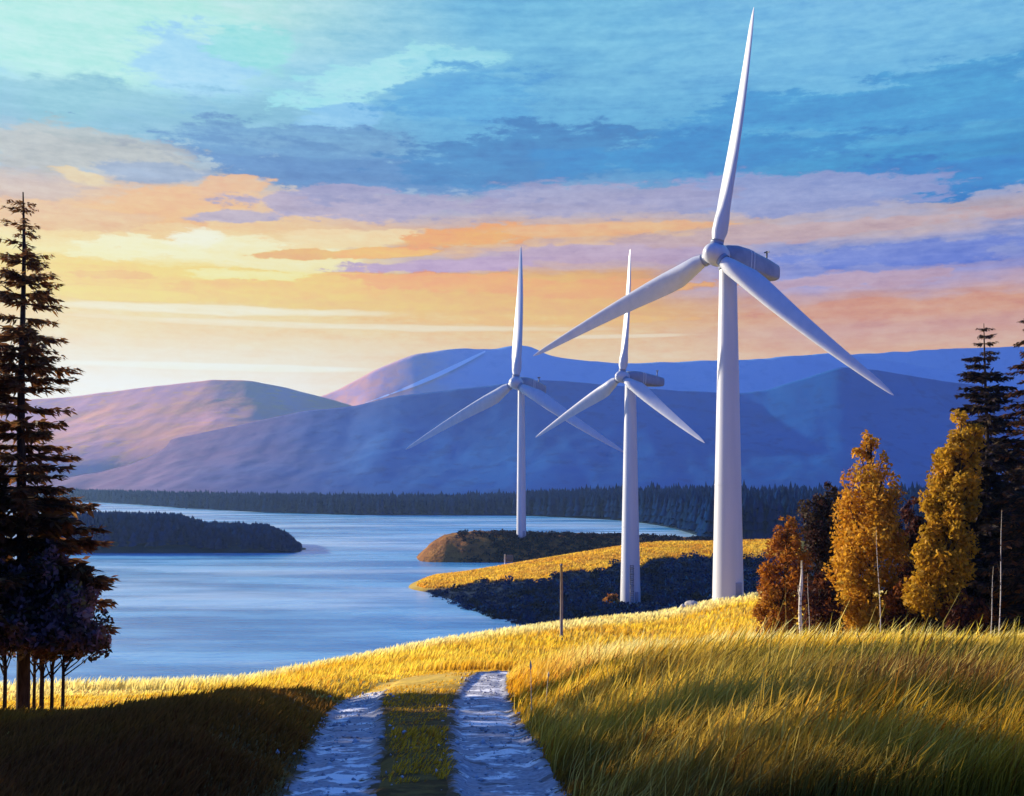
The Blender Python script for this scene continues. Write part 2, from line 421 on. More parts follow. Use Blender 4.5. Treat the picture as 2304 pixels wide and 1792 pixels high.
tag(mesh_np('snowfield', sv, np.stack([i, i + 1, i + n + 1, i + n], 1), m_snow), kind='structure')

# ------------------------------------------------------------------ foliage builders
def quads(c, u, v):
    """kite shaped leaves at centres c with half axes u (long) and v (wide)"""
    n = len(c)
    vert = np.stack([c - u, c + v - .1 * u, c + u, c - v - .1 * u], 1).reshape(-1, 3)
    return vert, np.arange(n * 4).reshape(-1, 4)
def unit(a): return a / (np.linalg.norm(a, axis=-1, keepdims=True) + 1e-9)
def rnd_dir(n, rg): return unit(rg.normal(size=(n, 3)))
m_leaf = mat_leaf('autumn_leaves', .45); m_needle = mat_leaf('conifer_needles', .22, rough=.7)
m_mass, k, out = material('shaded_woodland')
a = k.new('ShaderNodeAttribute'); a.attribute_name = 'Col'
principled(k, out, a.outputs['Color'], 1.0, 0.0)
m_bark = mat_noise('dark_bark', (.035, .022, .016, 1), (.075, .05, .035, 1), 3, .95, .1, stretch=(6, 6, 1), bstr=.9, bdist=.03)
m_birch, k, out = material('birch_bark')
co = k.new('ShaderNodeTexCoord').outputs['Object']
bn = k.noise(k.scaled(co, (3, 3, 9)), 1.4, 4)
principled(k, out, k.mix(k.ss(bn, .58, .64), (.58, .53, .46, 1), (.06, .05, .05, 1)), .8, .2, bn, .4, .02)

def spruce(name, label, base, H, R, seed, cols, mat=None, start=.16, nwh=26, per=6, sparse=1.0, group=None, tuft=.34, prof=1.0, droop=.28, lean=0.0, spray=1.0):
    rg = np.random.default_rng(seed)
    t = thing(name, label, 'tree', base, group)
    b = MB()
    hz = np.linspace(-.3, H, 14)
    bend = np.stack([lean * (np.maximum(hz, 0) / H) ** 2 + .04 * np.sin(hz * .7), .03 * np.cos(hz), hz], 1)
    tr = .012 * H * (1 - np.clip(hz / H, 0, 1)) ** .8 + .015
    b.tube(bend, tr, 9)
    C, U, V, CC = [], [], [], []
    cols = np.array(cols)
    for wI in range(nwh):
        f = start + (1 - start) * (wI + rg.uniform(-.3, .3)) / nwh
        f = min(max(f, start), .985)
        h = f * H
        prL = R * (1 - f) ** prof + .025 * H * .35
        nb = per if f < .9 else 4
        a0 = rg.uniform(0, 6.28)
        for bi in range(nb):
            if rg.random() > sparse * (1 - .2 * (f > .45) * (f < .9)): continue
            az = a0 + 6.283 * bi / nb + rg.normal() * .25
            L = prL * rg.uniform(.6, 1.18)
            dr = np.array([math.cos(az), math.sin(az), 0.0]); side = np.array([-dr[1], dr[0], 0.0])
            up0 = .25 * (f - .35)
            sN = max(4, int(L / (.10 * spray) ))
            ss_ = (np.arange(sN) + rg.random(sN)) / sN
            ss_ = .12 + .88 * ss_
            org = np.array([np.interp(h, hz, bend[:, 0]), np.interp(h, hz, bend[:, 1]), h])
            pos = org + dr * (L * ss_)[:, None]; pos[:, 2] += L * (up0 * ss_ - droop * ss_ ** 2 + .10 * ss_ ** 4)
            if L > .35:
                q = np.linspace(0, .95, 5)
                bp = org + dr * (L * q)[:, None]; bp[:, 2] += L * (up0 * q - droop * q ** 2 + .1 * q ** 4)
                b.tube(bp, np.linspace(.014 * L + .008, .004, 5), 4, False)
            for sd in (-1, 1, 0):
                m_ = sN * 3
                sel = rg.integers(0, sN, m_)
                ln = tuft * L * (1.05 - .65 * ss_[sel]) * rg.uniform(.35, 1.0, m_) + .05
                fw = rg.uniform(.25, .9, m_)
                dv = side[None] * (sd * rg.uniform(.5, 1.0, m_))[:, None] + dr[None] * fw[:, None]
                dv[:, 2] += rg.normal(size=m_) * .22 - .22
                dv = unit(dv)
                wv = unit(np.cross(dv, np.array([0, 0, 1.0]) + .7 * rg.normal(size=(m_, 3))))
                C.append(pos[sel] + dv * (ln * .5)[:, None] + rg.normal(size=(m_, 3)) * .03); U.append(dv * (ln * .5)[:, None])
                V.append(wv * (ln * rg.uniform(.09, .2, m_))[:, None])
                cc = cols[rg.integers(0, len(cols), m_)] * rg.uniform(.6, 1.35, (m_, 1))
                CC.append(cc)
    b.build('trunk', m_bark, t, True)
    C, U, V, CC = map(np.concatenate, (C, U, V, CC))
    v, f = quads(C, U, V)
    mesh_np('crown', v, f, mat or m_needle, t, col=np.repeat(CC, 4, 0))
    return t

def leafy(name, label, base, H, prof, seed, cols, n=9000, leaf=.12, start=.12, clumps=90, group=None, mat=None, bark=None, trunk=.012, depth=1.0, lean=0.0, parent_cols=None, cat='tree', tr_h=.9):
    """prof: list of (height fraction, radius in m, x offset in m)"""
    rg = np.random.default_rng(seed)
    t = thing(name, label, cat, base, group)
    hp, rp, xp = zip(*prof)
    b = MB()
    hz = np.linspace(-.3, H * tr_h, 9)
    tx = np.interp(hz / H, hp, xp) * np.clip(hz / H * 2, 0, 1)
    b.tube(np.stack([tx, .05 * np.sin(hz), hz], 1), trunk * H * (1 - .85 * np.clip(hz / H, 0, 1)) + .01, 8)
    ch = rg.uniform(start, .985, clumps * 3)
    w = np.interp(ch, hp, rp) + .05; keep = rg.random(len(ch)) < w / w.max() * .9 + .15
    ch = ch[keep][:clumps]; m_ = len(ch)
    az = rg.uniform(0, 6.283, m_); rr = np.interp(ch, hp, rp) * np.sqrt(rg.random(m_)) * .92
    cen = np.stack([np.cos(az) * rr + np.interp(ch, hp, xp), np.sin(az) * rr * depth, ch * H], 1)
    cr = np.interp(ch, hp, rp) * rg.uniform(.22, .42, m_) + .06
    for q in range(0, m_, 2):
        h0 = max(.05 * H, cen[q, 2] - rr[q] * rg.uniform(.5, 1.0) - .1 * H)
        p0 = np.array([np.interp(h0 / H, hp, xp) * min(1, h0 / H * 2), 0, h0]); p1 = cen[q]
        mid = (p0 + p1) / 2 + np.array([0, 0, -.06 * H * .2])
        b.tube(np.stack([p0, mid, p1]), np.array([.006, .004, .002]) * H * .8 + .003, 4, False)
    b.build('trunk', bark or m_bark, t, True)
    wgt = cr ** 2; wgt /= wgt.sum()
    ci = rg.choice(m_, n, p=wgt)
    off = rnd_dir(n, rg) * (rg.random(n) ** .45)[:, None] * cr[ci][:, None]
    off[:, 2] *= 1.15
    pos = cen[ci] + off
    u = rnd_dir(n, rg); u[:, 2] -= .35; u = unit(u)
    wv = unit(np.cross(u, rnd_dir(n, rg)))
    ls = leaf * rg.uniform(.55, 1.3, n)
    cols = np.array(cols)
    cbase = cols[rg.integers(0, len(cols), m_)]
    cc = .6 * cbase[ci] + .4 * cols[rg.integers(0, len(cols), n)]
    cc = cc * rg.uniform(.7, 1.3, (n, 1))
    v, f = quads(pos, u * ls[:, None], wv * (ls * .55)[:, None])
    mesh_np('crown', v, f, mat or m_leaf, t, col=np.repeat(cc, 4, 0))
    return t

GOLD = [(.56, .26, .015), (.62, .32, .025), (.46, .19, .013), (.58, .34, .035)]
RUST = [(.34, .11, .014), (.42, .15, .015), (.26, .08, .012), (.44, .2, .02)]
OLIVE = [(.44, .25, .016), (.52, .29, .02), (.34, .20, .016), (.54, .27, .018)]
DARKB = [(.035, .022, .014), (.05, .03, .016), (.028, .02, .018), (.065, .04, .015)]
BROWN = [(.15, .06, .022), (.19, .075, .026), (.11, .048, .022), (.20, .10, .03)]
MAROON = [(.06, .018, .014), (.085, .026, .015), (.04, .016, .016)]
PURP = [(.30, .17, .20), (.40, .25, .28), (.18, .09, .07), (.22, .17, .05)]

# --- left group
tl = gp(50, 27.5)
H1 = zof(432, 27.5) - tl[2]
spruce('spruce_tree', 'tall sparse brown spruce at the left edge with sky showing between its branches', tl, H1, 2.15, 21, BROWN, mat=m_leaf, start=.16, nwh=42, per=7, sparse=.86, prof=.55, tuft=.36, droop=.14)
slim = [(10, 26.5, .07, 'leftmost slim young tree, half cut off by the left edge of the view'),
        (76, 28.4, .06, 'slim dark young tree right beside the trunk of the tall spruce'),
        (93, 26.8, .085, 'thickest of the slim young trees right of the tall spruce'),
        (116, 27.2, .065, 'slim dark young tree, second from the right in its row beside the spruce'),
        (141, 26.3, .06, 'rightmost slim young tree beside the spruce, its crown over the lake')]
for i, (px, d, r, lb) in enumerate(slim):
    b0 = gp(px, d)
    topy = [1230, 1215, 1205, 1215, 1300][i]
    H = zof(topy, d) - b0[2]
    lowf = 1 - (1480 - topy) / F * d / H
    rad = [.76, .74, .82, .80, .66][i]; off = [-.05, .05, .1, .25, .45][i]
    leafy('young_tree', lb, b0, H, [(0, .1, 0), (lowf, .1, .0), (lowf + .06, rad, off), (lowf + .4 * (1 - lowf), rad, off), (lowf + .75 * (1 - lowf), rad * .75, off * .7), (1, .1, off * .5)], 40 + i, PURP + PURP + DARKB, 2400, .085, lowf, 46, 'slim young trees below the tall spruce', m_leaf, trunk=r / H * .6, tr_h=lowf + .3)
# spruces just outside the left edge, they throw the shade over the foreground
for i, (x, d, H, rr_, lb) in enumerate([(-14.8, 24.2, 9.0, 2.0, 'tall dark tree outside the left edge, farthest of its row'), (-13.6, 20.8, 9.0, 2.0, 'dark tree outside the left edge, second farthest of its row'),
                                      (-12.6, 17.8, 9.0, 1.9, 'dark tree outside the left edge in the middle of its row'), (-11.4, 14.4, 7.5, 1.8, 'lower dark tree outside the left edge of the view'),
                                      (-10.6, 11.4, 8.0, 1.8, 'dark tree outside the left edge, nearest of its row'), (-17.5, 18.5, 10.5, 2.0, 'tallest dark tree outside the view, behind the row'), (-20.0, 25.0, 11.5, 2.2, 'tall dark tree outside the view, behind the far end of the row'), (-20.5, 28.2, 12.5, 2.4, 'very tall dark tree outside the view, left of the tall spruce'), (-23.5, 30.5, 13.0, 2.6, 'farthest and tallest dark tree outside the view')]):
    leafy('dark_tree', lb, (x, d, gz(x, d) - .1), H, [(0, rr_ * .7, 0), (.1, rr_, 0), (.5, rr_, 0), (.8, rr_ * .75, 0), (1, .3, 0)], 60 + i, DARKB, 3000, .2, .04, 60, 'dark trees outside the left edge')

# --- right group
def tree_h(topy, d, b0): return zof(topy, d) - b0[2]
def rprof(d, lst):  # (py, left px, right px) -> prof, given later
    return lst
def px_leafy(name, label, bx, d, rowsL, seed, cols, **kw):
    """rowsL: (py, px_left, px_right) outline of the crown in the photo at distance d, top first"""
    b0 = gp(bx, d)
    H = zof(rowsL[0][0], d) - b0[2]
    pr = []
    for py, l, r in rowsL[::-1]:
        pr.append(((zof(py, d) - b0[2]) / H, (r - l) / 2 / F * d, ((l + r) / 2 - bx) / F * d))
    pr = [(max(0.0, pr[0][0] - .08), pr[0][1] * .55, pr[0][2] * .5)] + pr if pr[0][0] > .1 else pr
    return leafy(name, label, b0, H, pr, seed, cols, start=max(.03, pr[0][0]), **kw)
px_leafy('birch_tree', 'tall golden orange birch standing in the middle of the right hand grove', 1972, 55,
         [(968, 1945, 1972), (1000, 1930, 1985), (1040, 1915, 1998), (1080, 1905, 2020), (1130, 1895, 2035), (1200, 1885, 2035), (1270, 1880, 2030), (1340, 1868, 2020), (1420, 1870, 2010)], 71, GOLD, n=19000, leaf=.12, clumps=170)
px_leafy('birch_tree', 'ochre yellow birch leaning against the tall dark spruce on the right', 2120, 51,
         [(915, 2150, 2180), (955, 2135, 2205), (1010, 2115, 2205), (1070, 2095, 2200), (1140, 2085, 2195), (1210, 2080, 2190), (1280, 2050, 2180), (1340, 2040, 2170)], 72, OLIVE, n=18000, leaf=.12, clumps=160)
px_leafy('birch_tree', 'low rust orange birch at the left end of the right hand grove', 1760, 62,
         [(1160, 1762, 1790), (1200, 1740, 1800), (1250, 1722, 1815), (1310, 1712, 1815), (1370, 1700, 1800), (1430, 1705, 1790)], 73, RUST, n=9000, leaf=.115, clumps=110)
px_leafy('birch_tree', 'small rust coloured birch at the right edge below the dark spruces', 2285, 52,
         [(1300, 2270, 2310), (1340, 2245, 2330), (1390, 2240, 2340), (1430, 2245, 2330)], 74, RUST, n=5000, leaf=.1, clumps=60)
px_leafy('dark_tree', 'shadowed maroon brown tree between the two tall golden birches', 2050, 59,
         [(1120, 2030, 2060), (1170, 2015, 2080), (1250, 2000, 2100), (1330, 1995, 2110), (1430, 1990, 2110)], 75, MAROON, n=12000, leaf=.14, clumps=90)
px_leafy('dark_tree', 'dark brown bushy tree between the rust birch and the tall golden birch', 1850, 68,
         [(1085, 1850, 1885), (1130, 1815, 1910), (1190, 1790, 1915), (1270, 1795, 1900), (1340, 1795, 1900), (1430, 1800, 1900)], 76, DARKB + MAROON[:1], n=12000, leaf=.14, clumps=90)
for i, (bx, d_, rws, lb) in enumerate([(1842, 54, [(1290, 1830, 1862), (1340, 1800, 1885), (1430, 1795, 1890)], 'dark maroon bush filling the gap right of the broken birch stem'),
        (2042, 53, [(1270, 2030, 2062), (1330, 1998, 2085), (1430, 1995, 2090)], 'dark maroon bush between the two golden birches, at their feet'),
        (2165, 50, [(1330, 2150, 2185), (1370, 2120, 2215), (1430, 2115, 2220)], 'low dark bush right of the ochre birch, before the tall spruce')]):
    px_leafy('bush', lb, bx, d_, rws, 90 + i, MAROON + RUST[2:3], n=4200, leaf=.11, clumps=50, cat='bush', group='dark bushes under the right hand grove')
b0 = gp(2225, 58)
spruce('spruce_tree', 'tall dark spruce behind the ochre birch on the right, whole crown in view', b0, tree_h(728, 58, b0), 2.9, 81, DARKB + [(.05, .035, .05)], start=.05, nwh=44, per=9, sparse=.97, prof=.55, tuft=.46, lean=-.25, droop=.2)
px_leafy('dark_tree', 'dark shadowed tree filling the gap between the two dark spruces', 2285, 63,
         [(1000, 2275, 2300), (1060, 2255, 2330), (1150, 2235, 2350), (1280, 2230, 2360), (1430, 2230, 2360)], 78, DARKB + MAROON[:1], n=8000, leaf=.14, clumps=90)
px_leafy('dark_tree', 'dark shadowed tree close behind the tall spruce and the ochre birch', 2195, 62,
         [(960, 2190, 2215), (1040, 2170, 2240), (1150, 2150, 2260), (1280, 2140, 2270), (1430, 2140, 2270)], 79, DARKB + MAROON[:1], n=9000, leaf=.14, clumps=100)
b0 = gp(2330, 50)
spruce('spruce_tree', 'dark spruce cut off by the right edge of the view', b0, tree_h(610, 50, b0), 2.3, 82, DARKB + BROWN[:2], start=.06, nwh=36, per=7, sparse=.85, prof=.7, tuft=.4)

# bare pale birch saplings
def sapling(label, bx, by, tx, ty, d, r, seed, name='birch_sapling'):
    rg = np.random.default_rng(seed)
    b0 = gp(bx, d)
    t = thing(name, label, 'sapling', b0, 'bare pale birch saplings')
    top = P(tx, ty, d) - b0
    q = np.linspace(0, 1, 8)
    pts = top[None] * q[:, None]; pts[:, 0] += .05 * np.sin(q * 5); pts[0, 2] -= .3
    b = MB(); b.tube(pts, r * .62 * (1 - .75 * q), 7); b.build('trunk', m_birch, t, True)
    for kx in range(5):
        b = MB(); f = rg.uniform(.45, .92); p0 = np.array([np.interp(f, q, pts[:, i]) for i in range(3)])
        a = rg.uniform(0, 6.28); L = rg.uniform(.25, .6)
        e = p0 + np.array([math.cos(a) * L * .5, math.sin(a) * L * .5, L])
        b.tube(np.stack([p0, (p0 + e) / 2 + [0, 0, -.03], e]), [r * .3, r * .2, .004], 5)
        b.build('twig', m_bark, t, True)
sapling('straight pale sapling in front of the tall golden birch', 1980, 1408, 1974, 1186, 43, .035, 1)
sapling('long pale sapling leaning slightly right in front of the dark spruce', 2243, 1405, 2257, 1148, 42, .04, 2)
sapling('shorter pale sapling left of the long one, leaning right at the grove edge', 2222, 1420, 2238, 1275, 41, .035, 3)
sapling('short pale sapling beside the broken birch stem, on its right', 1818, 1400, 1820, 1290, 45, .03, 4)
b0 = gp(1800, 45)
t = thing('birch_snag', 'broken white birch stem with a jagged top between the rust birch and dark tree', 'tree stump', b0)
b = MB(); q = np.linspace(0, 1, 9); top = P(1803, 1262, 45) - b0
pts = top * q[:, None]; pts[0, 2] -= .3; pts[:, 0] += .03 * np.sin(q * 9)
b.tube(pts, np.array([.085, .08, .07, .075, .06, .06, .07, .04, .03]), 8); b.build('trunk', m_birch, t, True)
b = MB(); b.tube([pts[5], pts[5] + [-.1, -.1, .25], pts[5] + [-.12, -.12, .5]], [.04, .03, .008], 6); b.build('branch_stub', m_birch, t, True)

# ------------------------------------------------------------------ grass
m_grass = mat_leaf('dry_grass', .54, rough=.65)
def grass(name, x, d, hgt, wid, cols, lean, label, seed, drop=.05):
    rg = np.random.default_rng(seed)
    n = len(x)
    z = ground_z(x, d) - drop
    base = np.stack([x, d, z], 1)
    a = rg.uniform(0, 6.283, n)
    side = np.stack([np.cos(a) * 1.0, np.sin(a) * .6, np.zeros(n)], 1)
    lx = lean * rg.uniform(.35, 1.25, n) + rg.normal(size=n) * .16; ly = rg.normal(size=n) * .18 - .05
    mid = base + np.stack([lx * hgt * .28, ly * hgt * .3, hgt * .58], 1)
    tip = base + np.stack([lx * hgt * .85, ly * hgt * .8, hgt * (1 - .12 * np.abs(lx))], 1)
    w = wid[:, None] * side
    v = np.stack([base - w * .5, base + w * .5, mid + w * .45, mid - w * .45, tip], 1).reshape(-1, 3)
    i = np.arange(n)[:, None] * 5
    f4 = (i + np.array([[0, 1, 2, 3]])); f3 = (i + np.array([[3, 2, 4]]))
    tipc = np.minimum(cols * np.array([1.35, 1.38, 1.5]) + .01, .85)
    cv = np.stack([cols * .8, cols * .8, cols, cols, tipc], 1).reshape(-1, 3)
    return tag(mesh_np(name, v, [f4, f3], m_grass, col=cv), kind='stuff', label=label)
def field_colour(x, d, rg):
    n = len(x)
    gold = np.array([.82, .50, .022]); pale = np.array([.86, .64, .10]); ochre = np.array([.62, .30, .015]); green = np.array([.12, .12, .014]); brown = np.array([.10, .036, .010])
    a = np.clip(fbm(x, d, 7, 4) * 2.6 + .5, 0, 1)[:, None]; b = np.clip(fbm(x + 40, d + 9, 2.2, 3) * 2.8 + .5, 0, 1)[:, None]
    c = gold * a + ochre * (1 - a)
    c = c * (1 - .45 * b) + pale * .45 * b
    px = CX + F * x / np.maximum(d, 5)
    # greener growth low on the right hand field, foreground shadow painted brown lower still
    g = sstep(x, .8, 3.5) * sstep(d, 22, 15) * np.clip(.55 + 2.2 * fbm(x * .8 + 90, d, 5, 3), 0, 1)
    c = c * (1 - .85 * g[:, None]) + green * .85 * g[:, None]
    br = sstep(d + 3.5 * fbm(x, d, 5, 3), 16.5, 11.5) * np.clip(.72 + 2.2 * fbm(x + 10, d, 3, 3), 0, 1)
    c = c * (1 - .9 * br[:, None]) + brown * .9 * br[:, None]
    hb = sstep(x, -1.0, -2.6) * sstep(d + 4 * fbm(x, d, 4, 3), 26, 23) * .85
    c = c * (1 - hb[:, None]) + np.array([.14, .045, .010]) * hb[:, None]  # shadow over the left foreground put into the grass colour
    # sunlit, backlit brows put into the blade colour as a pale band
    dc = np.interp(px, PXS, KD[:, 5]); d2 = np.interp(px, PXS, KD[:, 3])
    cr = np.maximum(sstep(d, d2 - 18, d2 - 11) * sstep(d, d2 + 14, d2 + 6) * sstep(x, .5, 2.5), sstep(d, dc * .80, dc * .93)) * np.clip(.85 + 1.5 * fbm(x, d, 9, 3), .2, 1) * sstep(d, 250, 200)
    c = c * (1 - .9 * cr[:, None]) + np.array([.95, .84, .34]) * .9 * cr[:, None]
    return c * rg.uniform(.65, 1.3, (n, 1))
rg = np.random.default_rng(5)
def scatter(n, d0, d1, pw, pxl, pxr):
    u = rg.random(n)
    e = 1 - pw
    d = (d0 ** e + u * (d1 ** e - d0 ** e)) ** (1 / e)
    px = rg.uniform(pxl, pxr, n)
    return (px - CX) / F * d, d
x, d = scatter(230000, 7.5, 50, 1.25, -350, 2650)
for l_, r_ in ((2650, 3900), (-1600, -350)):
    xa, da = scatter(32000, 7.5, 34, 1.25, l_, r_); x, d = np.concatenate([x, xa]), np.concatenate([d, da])
ro, lo, rr, ll = tracks(x, d)
lo = np.where(d > 24.5, 1.0, lo); clear = np.minimum(ro, lo)
keep = (clear > -.10 + .16 * rg.random(len(x)) ** .5) | (d > 46)
x, d, rr, ll, clear = x[keep], d[keep], rr[keep], ll[keep], clear[keep]
med = (rr < 0) & (ll < 0)
# the strip between the ruts is short and thin
kp = ~med | ((rg.random(len(x)) < .75) & (fbm(x, d, 2.5, 3) > -.06))
x, d, rr, ll, med, clear = x[kp], d[kp], rr[kp], ll[kp], med[kp], clear[kp]
hh = rg.uniform(.22, .58, len(x)) * (1 + 1.2 * fbm(x, d, 1.4, 3)) * (.7 + .3 * sstep(rr, 0, 2.5)) * np.where(rg.random(len(x)) < .04, 1.5, 1)
hh = np.where(ll > -.02, hh * .5, hh); hh = np.where(med, hh * .30, hh); hh = np.where(clear < .12, hh * .55, hh)
ww = (.006 + .0011 * d) * rg.uniform(.6, 1.4, len(x))
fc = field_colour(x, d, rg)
fc = np.where(med[:, None], np.array([.66, .36, .025]) * rg.uniform(.5, 1.2, (len(x), 1)), fc)
odd = rg.random(len(x))
st = (odd < .05) & ~med & (ll < 0)                      # taller bleached seed stalks, and some rusty dead ones
hh = np.where(st, np.maximum(hh, .34) * 1.35, hh); ww = np.where(st, ww * .6, ww)
fc = np.where(st[:, None], fc * .4 + .6 * np.array([.80, .58, .13]), fc)
fc = np.where((odd > .93)[:, None], fc * np.array([.8, .55, .5]), fc)
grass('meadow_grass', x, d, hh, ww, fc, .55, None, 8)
x, d = scatter(90000, 46, 185, 1.6, -150, 2350)
ok = (ground_z(x, d) > 4) & (ground_z(x, d + 2.0) - ground_z(x, d) > -1.6)
x, d = x[ok], d[ok]
hh = rg.uniform(.3, .7, len(x)); ww = .0014 * d * rg.uniform(.6, 1.4, len(x))
grass('hillside_grass', x, d, hh, ww, field_colour(x, d, rg), .4, None, 9)
# spit grass
x, d = scatter(70000, 280, 372, 1.01, 880, 1800)
pxx = CX + F * x / d
z_ = ground_z(x, d)
cd = np.interp(pxx, PXS, KD[:, 8])
ok = (z_ > .5) & (d > cd - np.interp(pxx, [950, 1180], [12, 40]) + 30 * fbm(pxx * .2, pxx * 0 + 3, 9, 3))
x, d = x[ok], d[ok]
hh = rg.uniform(.4, 1.0, len(x)); ww = .0016 * d * rg.uniform(.6, 1.4, len(x))
grass('spit_grass', x, d, hh, ww, field_colour(x, d, rg) * np.array([.95, .85, .8]), .3, None, 10)

# tall bleached stalks standing out of the near meadow
m_straw = mat_noise('bleached_straw', (.78, .66, .40, 1), (.62, .48, .24, 1), 9, .8, .1)
for i, (bx, d, by, tx, ty, lb) in enumerate([
        (1975, 11.5, 1690, 2022, 1550, 'tallest bleached grass stalk, right of the middle of the right field'),
        (1868, 13.0, 1582, 1894, 1551, 'short bleached grass stalk above the dark green hollow of the field'),
        (2108, 11.0, 1690, 2178, 1575, 'bleached grass stalk bent over to the right near the field corner'),
        (2010, 10.6, 1700, 2028, 1628, 'short bleached stalk just right of the tallest one, lower'),
        (2265, 11.0, 1690, 2300, 1580, 'bleached grass stalk at the right edge of the view'),
        (1368, 15.5, 1600, 1380, 1535, 'thin pale stalk on the shaded middle of the field'),
        (1196, 16.0, 1590, 1194, 1500, 'pale upright stalk on the bank right of the track'),
        (1228, 16.5, 1580, 1234, 1520, 'paler stalk leaning right beside the upright one on the track bank')]):
    b0 = gp(bx, d)
    e = P(tx, ty, d) - b0
    q = np.linspace(0, 1, 8)
    pts = e[None] * q[:, None]; pts[:, 0] = e[0] * q ** 1.5; pts[0, 2] -= .05
    t = thing('grass_stalk', lb, 'grass stalk', b0, 'tall bleached stalks in the right hand field')
    b = MB(); b.tube(pts, .010 * (1 - .6 * q), 6); b.build('stem', m_straw, t, True)
    b = MB(); hd = np.stack([pts[-1] + (pts[-1] - pts[-2]) * f * .9 for f in np.linspace(-.5, .9, 6)])
    b.tube(hd, np.array([.006, .013, .017, .014, .009, .003]), 6); b.build('seed_head', m_straw, t, True)

# ------------------------------------------------------------------ far woods, island, headland
def conifer_mass(name, pts, mat_cols, seed, n_tiers=4, label=None, mat=None):
    """pts rows: x, y, z, height, radius -> ragged conifer shapes in one mass"""
    rg = np.random.default_rng(seed)
    V, Fc, CC = [], [], []
    off = 0
    ns = 7
    cols = np.array(mat_cols)
    for (x, y, z, h, r) in pts:
        c = cols[rg.integers(len(cols))] * rg.uniform(.7, 1.3)
        for ti in range(n_tiers):
            f0 = .08 + ti / n_tiers * .85; f1 = min(1.0, f0 + 1.55 / n_tiers)
            th = np.linspace(0, 6.283, ns, endpoint=False) + rg.uniform(0, 6)
            rr_ = r * (1 - f0) ** .8 * rg.uniform(.65, 1.25, ns) + .1
            ring = np.stack([x + np.cos(th) * rr_, y + np.sin(th) * rr_, z + h * f0 + rg.normal(size=ns) * h * .025], 1)
            V.append(np.vstack([ring, [[x, y, z + h * f1]]]))
            j = np.arange(ns)
            Fc.append(np.stack([off + j, off + (j + 1) % ns, np.full(ns, off + ns)], 1)); off += ns + 1
            CC.append(np.repeat((c * rg.uniform(.85, 1.15))[None], ns + 1, 0))
    return tag(mesh_np(name, np.concatenate(V), np.concatenate(Fc), mat or m_mass, col=np.concatenate(CC)), kind='stuff', label=label)
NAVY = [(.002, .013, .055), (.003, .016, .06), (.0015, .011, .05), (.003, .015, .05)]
rg = np.random.default_rng(31)
tp = np.array([(-600, 1092), (200, 1096), (500, 1102), (800, 1104), (1000, 1106), (1150, 1100), (1250, 1093), (1400, 1086), (1600, 1083), (1750, 1085), (2000, 1085), (2304, 1080), (2800, 1080)])
dsx = np.array([a[0] for a in DS]); dsd = np.array([a[1] for a in DS])
pts = []
while len(pts) < 7500:
    px = rg.uniform(-420, 2500); ds = np.interp(px, dsx, dsd)
    back = rg.random() ** 1.2
    d = ds + 6 + back * (150 if px < 1500 else 260)
    x = (px - CX) / F * d; z = gz(x, d)
    ztop = zof(np.interp(px, tp[:, 0], tp[:, 1]), d)
    h = (ztop - z) * (rg.uniform(.84, .97) if rg.random() < .95 else rg.uniform(1.0, 1.12)) * (.8 + .2 * back)
    if h < 4: continue
    pts.append((x, d, z - .5, h, h * rg.uniform(.13, .2) + .8))
conifer_mass('far_forest', pts, NAVY, 33, 4, 'dark blue conifer forest along the far shore')
# wooded island
isl_top = np.array([(40, 1190), (120, 1160), (200, 1151), (240, 1152), (400, 1156), (430, 1166), (460, 1176), (530, 1178), (600, 1182), (640, 1198), (662, 1218), (680, 1240)])
m_islet = mat_noise('dark_heath', (.02, .035, .045, 1), (.03, .045, .045, 1), .1, .95, .05)
p = np.linspace(30, 688, 90); d = np.linspace(448, 520, 26)
Pm, Dm = np.meshgrid(p, d)
zt = np.clip(zof(np.interp(Pm, isl_top[:, 0], isl_top[:, 1]), 470), 0, 30) * .62
ed = np.sin(np.clip((Dm - 448) / 72, 0, 1) * math.pi) ** .45
Z = -1.2 + (zt + 1.2) * ed * sstep(Pm, 30, 70) + fbm(Pm, Dm, 14, 4) * 1.6 * ed
tag(mesh_np('island', np.stack([(Pm - CX) / F * Dm, Dm, Z], -1).reshape(-1, 3), grid_faces(26, 90), m_islet, smooth=True), kind='structure')
pts = []
while len(pts) < 2300:
    px = rg.uniform(50, 676); d = rg.uniform(450, 515)
    zt = np.clip(zof(np.interp(px, isl_top[:, 0], isl_top[:, 1]), 470), 0, 30)
    e = math.sin((d - 448) / 72 * math.pi) ** .45
    zz = -1.2 + (zt * .62 + 1.2) * e
    if zz < .1: continue
    h = max(1.5, (zt - zz) * rg.uniform(.75, 1.05) * (.45 + .55 * min(1, (d - 448) / 18)))
    pts.append(((px - CX) / F * d, d, zz - .4, h, h * .28 + .7))
conifer_mass('island_forest', pts, [(.002, .017, .06), (.002, .020, .068), (.002, .014, .052)], 35, 3, 'dark blue woodland covering the low island in the lake')
